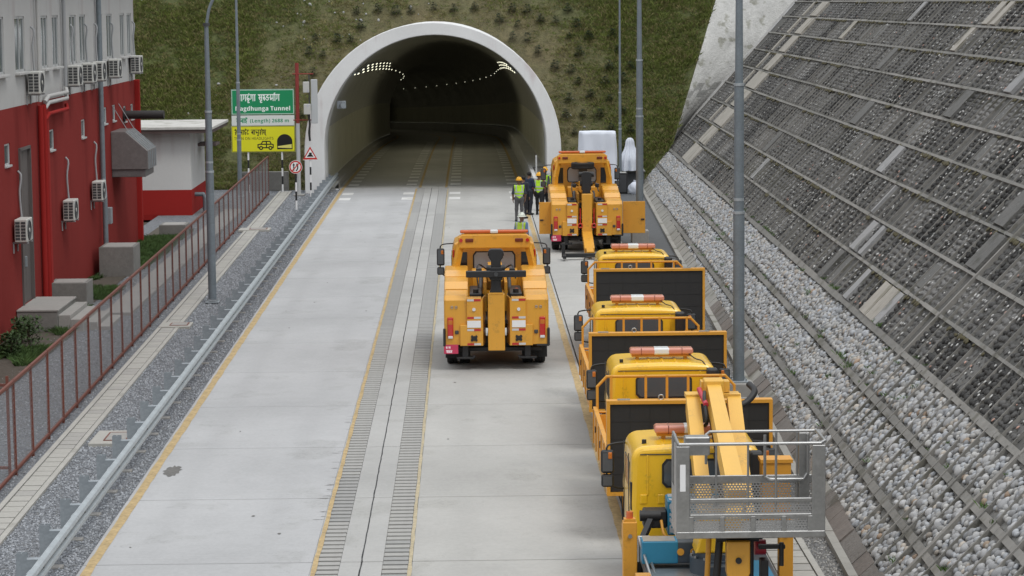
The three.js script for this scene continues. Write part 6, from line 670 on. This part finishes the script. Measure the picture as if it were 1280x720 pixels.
function person(label, x, D, turn, o) { // figure faces -z before turning; o: colours, pose
  const t = thing('person', label, 'person', [x, 0, -D], turn), H = o.h || 1, P = (v, r, w, r2, c, fl) => [v[0] * H, v[1] * H, v[2] * H, r * H, w[0] * H, w[1] * H, w[2] * H, r2 * H, c, fl];
  const st = o.stride || 0.06, skin = o.skin || [0.19, 0.105, 0.068], lean = o.lean || 0; const hipL = [-0.09, 0.93, 0], hipR = [0.09, 0.93, 0], kL = [-0.105, 0.5, -st * 0.7 - 0.01], kR = [0.105, 0.5, st * 0.3 - 0.02], aL = [-0.115, 0.09, -st], aR = [0.115, 0.09, st];
  const shL = [-0.19, 1.42, -lean * 0.5], shR = [0.19, 1.42, -lean * 0.5], eL = o.eL || [-0.25, 1.14, 0.03], eR = o.eR || [0.25, 1.14, 0.03], wL = o.wL || [-0.24, 0.9, -0.06], wR = o.wR || [0.24, 0.9, -0.06];
  const tr = o.trousers, sr = o.shirt, sleeve = o.longSleeve ? sr : skin, shoe = [0.02, 0.02, 0.022];
  const torso = [P([0, 0.97, 0], 0.13, [0, 1.2, -lean * 0.25], 0.125, sr, 1.25), P([-0.06, 1.2, -lean * 0.25], 0.12, [-0.1, 1.38, -lean * 0.5], 0.1, sr, 1.15), P([0.06, 1.2, -lean * 0.25], 0.12, [0.1, 1.38, -lean * 0.5], 0.1, sr, 1.15), P([-0.14, 1.41, -lean * 0.5], 0.068, [0.14, 1.41, -lean * 0.5], 0.068, sr)];
  const bones = [...torso, P([-0.06, 0.93, 0], 0.115, [0.06, 0.93, 0], 0.115, tr), P(hipL, 0.098, kL, 0.066, tr), P(hipR, 0.098, kR, 0.066, tr), P(kL, 0.066, aL, 0.05, tr), P(kR, 0.066, aR, 0.05, tr), P([aL[0], 0.045, aL[2] + 0.05], 0.043, [aL[0] - 0.02, 0.04, aL[2] - 0.16], 0.036, shoe), P([aR[0], 0.045, aR[2] + 0.05], 0.043, [aR[0] + 0.02, 0.04, aR[2] - 0.16], 0.036, shoe), P(shL, 0.062, eL, 0.047, sr), P(shR, 0.062, eR, 0.047, sr), P(eL, 0.045, wL, 0.032, sleeve), P(eR, 0.045, wR, 0.032, sleeve), P([0, 1.42, -lean * 0.5], 0.058, [0, 1.54, -lean * 0.6 - 0.01], 0.052, skin)];
  const cof = (bs) => (a, b, c) => { let m = 9, q = bs[0]; for (const e of bs) { const d = sdCap(a, b, c, e); if (d < m) { m = d; q = e; } } return q[8]; };
  const body = field(bones, [-0.45 * H, -0.03, -0.5 * H, 0.45 * H, 1.62 * H, 0.4 * H], 72, 0.018, cof(bones));
  // head: skull, jaw, nose, ears, brow
  const hy = 1.63, hz = -lean * 0.65 - 0.012, nodd = o.nod || 0, hb2 = [P([0, hy + 0.035, hz + 0.012], 0.088, [0, hy + 0.015, hz - 0.02], 0.082, skin), P([0, hy - 0.03, hz - 0.03], 0.066, [0, hy - 0.075, hz - 0.055], 0.042, skin), P([0, hy + 0.02, hz - 0.1], 0.012, [0, hy - 0.018, hz - 0.117], 0.017, skin), P([-0.088, hy + 0.01, hz], 0.018, [-0.09, hy - 0.022, hz], 0.014, skin), P([0.088, hy + 0.01, hz], 0.018, [0.09, hy - 0.022, hz], 0.014, skin), P([-0.035, hy + 0.035, hz - 0.09], 0.014, [0.035, hy + 0.035, hz - 0.09], 0.014, skin), P([-0.02, hy - 0.055, hz - 0.088], 0.012, [0.02, hy - 0.055, hz - 0.088], 0.012, skin), P([0, hy - 0.02, hz], 0.055, [0, hy - 0.12, hz + 0.01], 0.052, skin)];
  const hcol = (a, b, c) => { a /= H; b /= H; c /= H; if (c < hz - 0.06 && Math.hypot(Math.abs(a) - 0.033, (b - hy - 0.008) * 1.6) < 0.013) return [0.02, 0.015, 0.012]; if (c < hz - 0.07 && Math.abs(a) < 0.026 && Math.abs(b - hy + 0.055) < 0.008) return [0.2, 0.06, 0.05]; if (o.hair && (b > hy + 0.055 || (c > hz - 0.02 && b > hy - 0.045) || (Math.abs(a) > 0.075 && c > hz - 0.045 && b > hy + 0.015))) return o.hair; return skin; };
  const head = field(hb2, [-0.14 * H, (hy - 0.16) * H, (hz - 0.15) * H, 0.14 * H, (hy + 0.15) * H, (hz + 0.14) * H], 52, 0.008, hcol);
  const hand = (w, e, s) => { // palm, four curled fingers and a thumb continuing the forearm
    const d = V(w[0] - e[0], w[1] - e[1], w[2] - e[2]).normalize(), f = V(0, 0, -1), side = V(s, 0, 0).addScaledVector(d, -d.x * s).normalize(), nrm = d.clone().cross(side).normalize(); if (nrm.z > 0) nrm.negate(); void f; const at = (a, b, c) => [w[0] + d.x * a + side.x * b + nrm.x * c, w[1] + d.y * a + side.y * b + nrm.y * c, w[2] + d.z * a + side.z * b + nrm.z * c]; const bs = [P(at(0, 0, 0), 0.03, at(0.05, 0, 0), 0.028, skin), P(at(0.04, 0, -0.022), 0.019, at(0.085, 0, -0.028), 0.016, skin), P(at(0.04, 0, 0.02), 0.019, at(0.085, 0, 0.026), 0.016, skin)];
    for (let i = 0; i < 4; i++) { const c = -0.03 + i * 0.02, L = [0.06, 0.074, 0.07, 0.064][i]; bs.push(P(at(0.085, 0, c), 0.0095, at(0.085 + L * 0.55, -0.008, c * 1.05), 0.009, skin), P(at(0.085 + L * 0.55, -0.008, c * 1.05), 0.009, at(0.085 + L * 0.95, -0.034, c * 1.05), 0.0075, skin)); } bs.push(P(at(0.025, 0, 0.028), 0.013, at(0.06, -0.012, 0.06), 0.0105, skin), P(at(0.06, -0.012, 0.06), 0.0105, at(0.095, -0.022, 0.066), 0.0085, skin));
    const c = at(0.08, -0.01, 0.005).map((q) => q * H), r = 0.115 * H; return field(bs, [c[0] - r, c[1] - r, c[2] - r, c[0] + r, c[1] + r, c[2] + r], 44, 0.004, () => skin); };
  const parts = [body, head, hand(wL, eL, -1), hand(wR, eR, 1)].map((g) => { g = g.toNonIndexed(); return g; }); part('body', mergeGeometries(parts), skinM, t); void nodd;
  if (o.vest) { const infl = torso.map((b) => { b = b.slice(); b[3] += 0.024; b[7] += 0.024; return b; }), yl = [0.3, 0.9, 0.02], gr = [0.42, 0.44, 0.44], hv = o.vestTint || [0.42, 0.72, 0.02]; void yl; const vc = (a, b, c) => { a /= H; b /= H; c /= H; if (Math.abs(b - 1.06) < 0.026 || Math.abs(b - 1.19) < 0.026 || (Math.abs(Math.abs(a) - 0.12) < 0.025 && b > 1.19)) return gr; return hv; };
    part('vest', field(infl, [-0.3 * H, 0.9 * H, -0.3 * H, 0.3 * H, 1.52 * H, 0.25 * H], 60, 0.02, vc, (a, b, c) => Math.max(0.93 * H - b, b - 1.475 * H, Math.abs(a) - 0.205 * H, -(Math.hypot(a, (b - 1.5 * H), (c + lean * 0.5) * 0.8) - 0.085 * H))), skinM, t); }
  if (o.helmet) { const hm = mat(o.helmet, { roughness: 0.35 }), pr = []; for (let i = 0; i <= 12; i++) { const a = i / 12 * Math.PI / 2; pr.push(new THREE.Vector2(0.118 * Math.cos(a) + 0.001, 0.125 * Math.sin(a))); } pr.unshift(new THREE.Vector2(0.15, -0.012), new THREE.Vector2(0.148, -0.004), new THREE.Vector2(0.119, 0.004)); const g = new THREE.LatheGeometry(pr, 28); g.scale(1, 1, 1.12); const hh = part('helmet', mg(g.translate(0, (hy + 0.045) * H, (hz - 0.004) * H), rb(0.025, 0.03, 0.2, 0.01, 0, (hy + 0.165) * H, hz * H)), hm, t); part('brim', mg(rb(0.17, 0.012, 0.1, 0.005, 0, (hy + 0.04) * H, (hz - 0.15) * H)), hm, hh); }
  return t;
}
{
  const hi = [0.75, 0.38, 0.01], vest = true;
  person('person in a yellow helmet and hi-vis vest with grey trousers, back turned', 2.02, 98.6, 0.05, { vest, helmet: hi, shirt: [0.03, 0.035, 0.05], trousers: [0.09, 0.09, 0.095], stride: 0.05 });
  person('person with dark hair in dark clothes close behind the grey trousered worker', 2.22, 100.1, -0.5, { shirt: [0.015, 0.02, 0.035], longSleeve: true, trousers: [0.012, 0.012, 0.016], hair: [0.01, 0.009, 0.008], h: 0.99 });
  person('bareheaded person in a navy shirt and dark trousers', 2.5, 101.8, -0.75, { shirt: [0.014, 0.026, 0.06], trousers: [0.012, 0.014, 0.022], hair: [0.01, 0.009, 0.008], stride: 0.08, eR: [0.24, 1.16, -0.05], wR: [0.12, 1.05, -0.25], h: 1.02 });
  person('person in a yellow helmet, hi-vis vest and black trousers near the truck door', 2.9, 101.7, -0.35, { vest, helmet: hi, shirt: [0.3, 0.1, 0.1], trousers: [0.012, 0.012, 0.014], stride: 0.09, eR: [0.25, 1.16, -0.04], wR: [0.2, 0.98, -0.2], h: 0.98 });
  person('person in a yellow helmet and teal shirt under a hi-vis vest', 3.22, 103.6, 0.9, { vest, helmet: hi, shirt: [0.06, 0.25, 0.3], trousers: [0.02, 0.02, 0.025], h: 1.03, eL: [-0.25, 1.16, -0.04], wL: [-0.16, 1.02, -0.24] });
  person('person in a yellow helmet and hi-vis vest half hidden by the far tow truck', 3.55, 103.2, 0.4, { vest, helmet: hi, shirt: [0.05, 0.05, 0.07], trousers: [0.02, 0.02, 0.025], h: 1.02 });
  person('person in a white helmet and blue shirt walking behind the tow truck', 1.75, 82, -0.6, { vest, vestTint: [0.4, 0.55, 0.04], helmet: [0.62, 0.66, 0.58], shirt: [0.10, 0.17, 0.32], trousers: [0.05, 0.06, 0.09], stride: 0.1, h: 0.98 });
}
renderer.render(scene, camera);
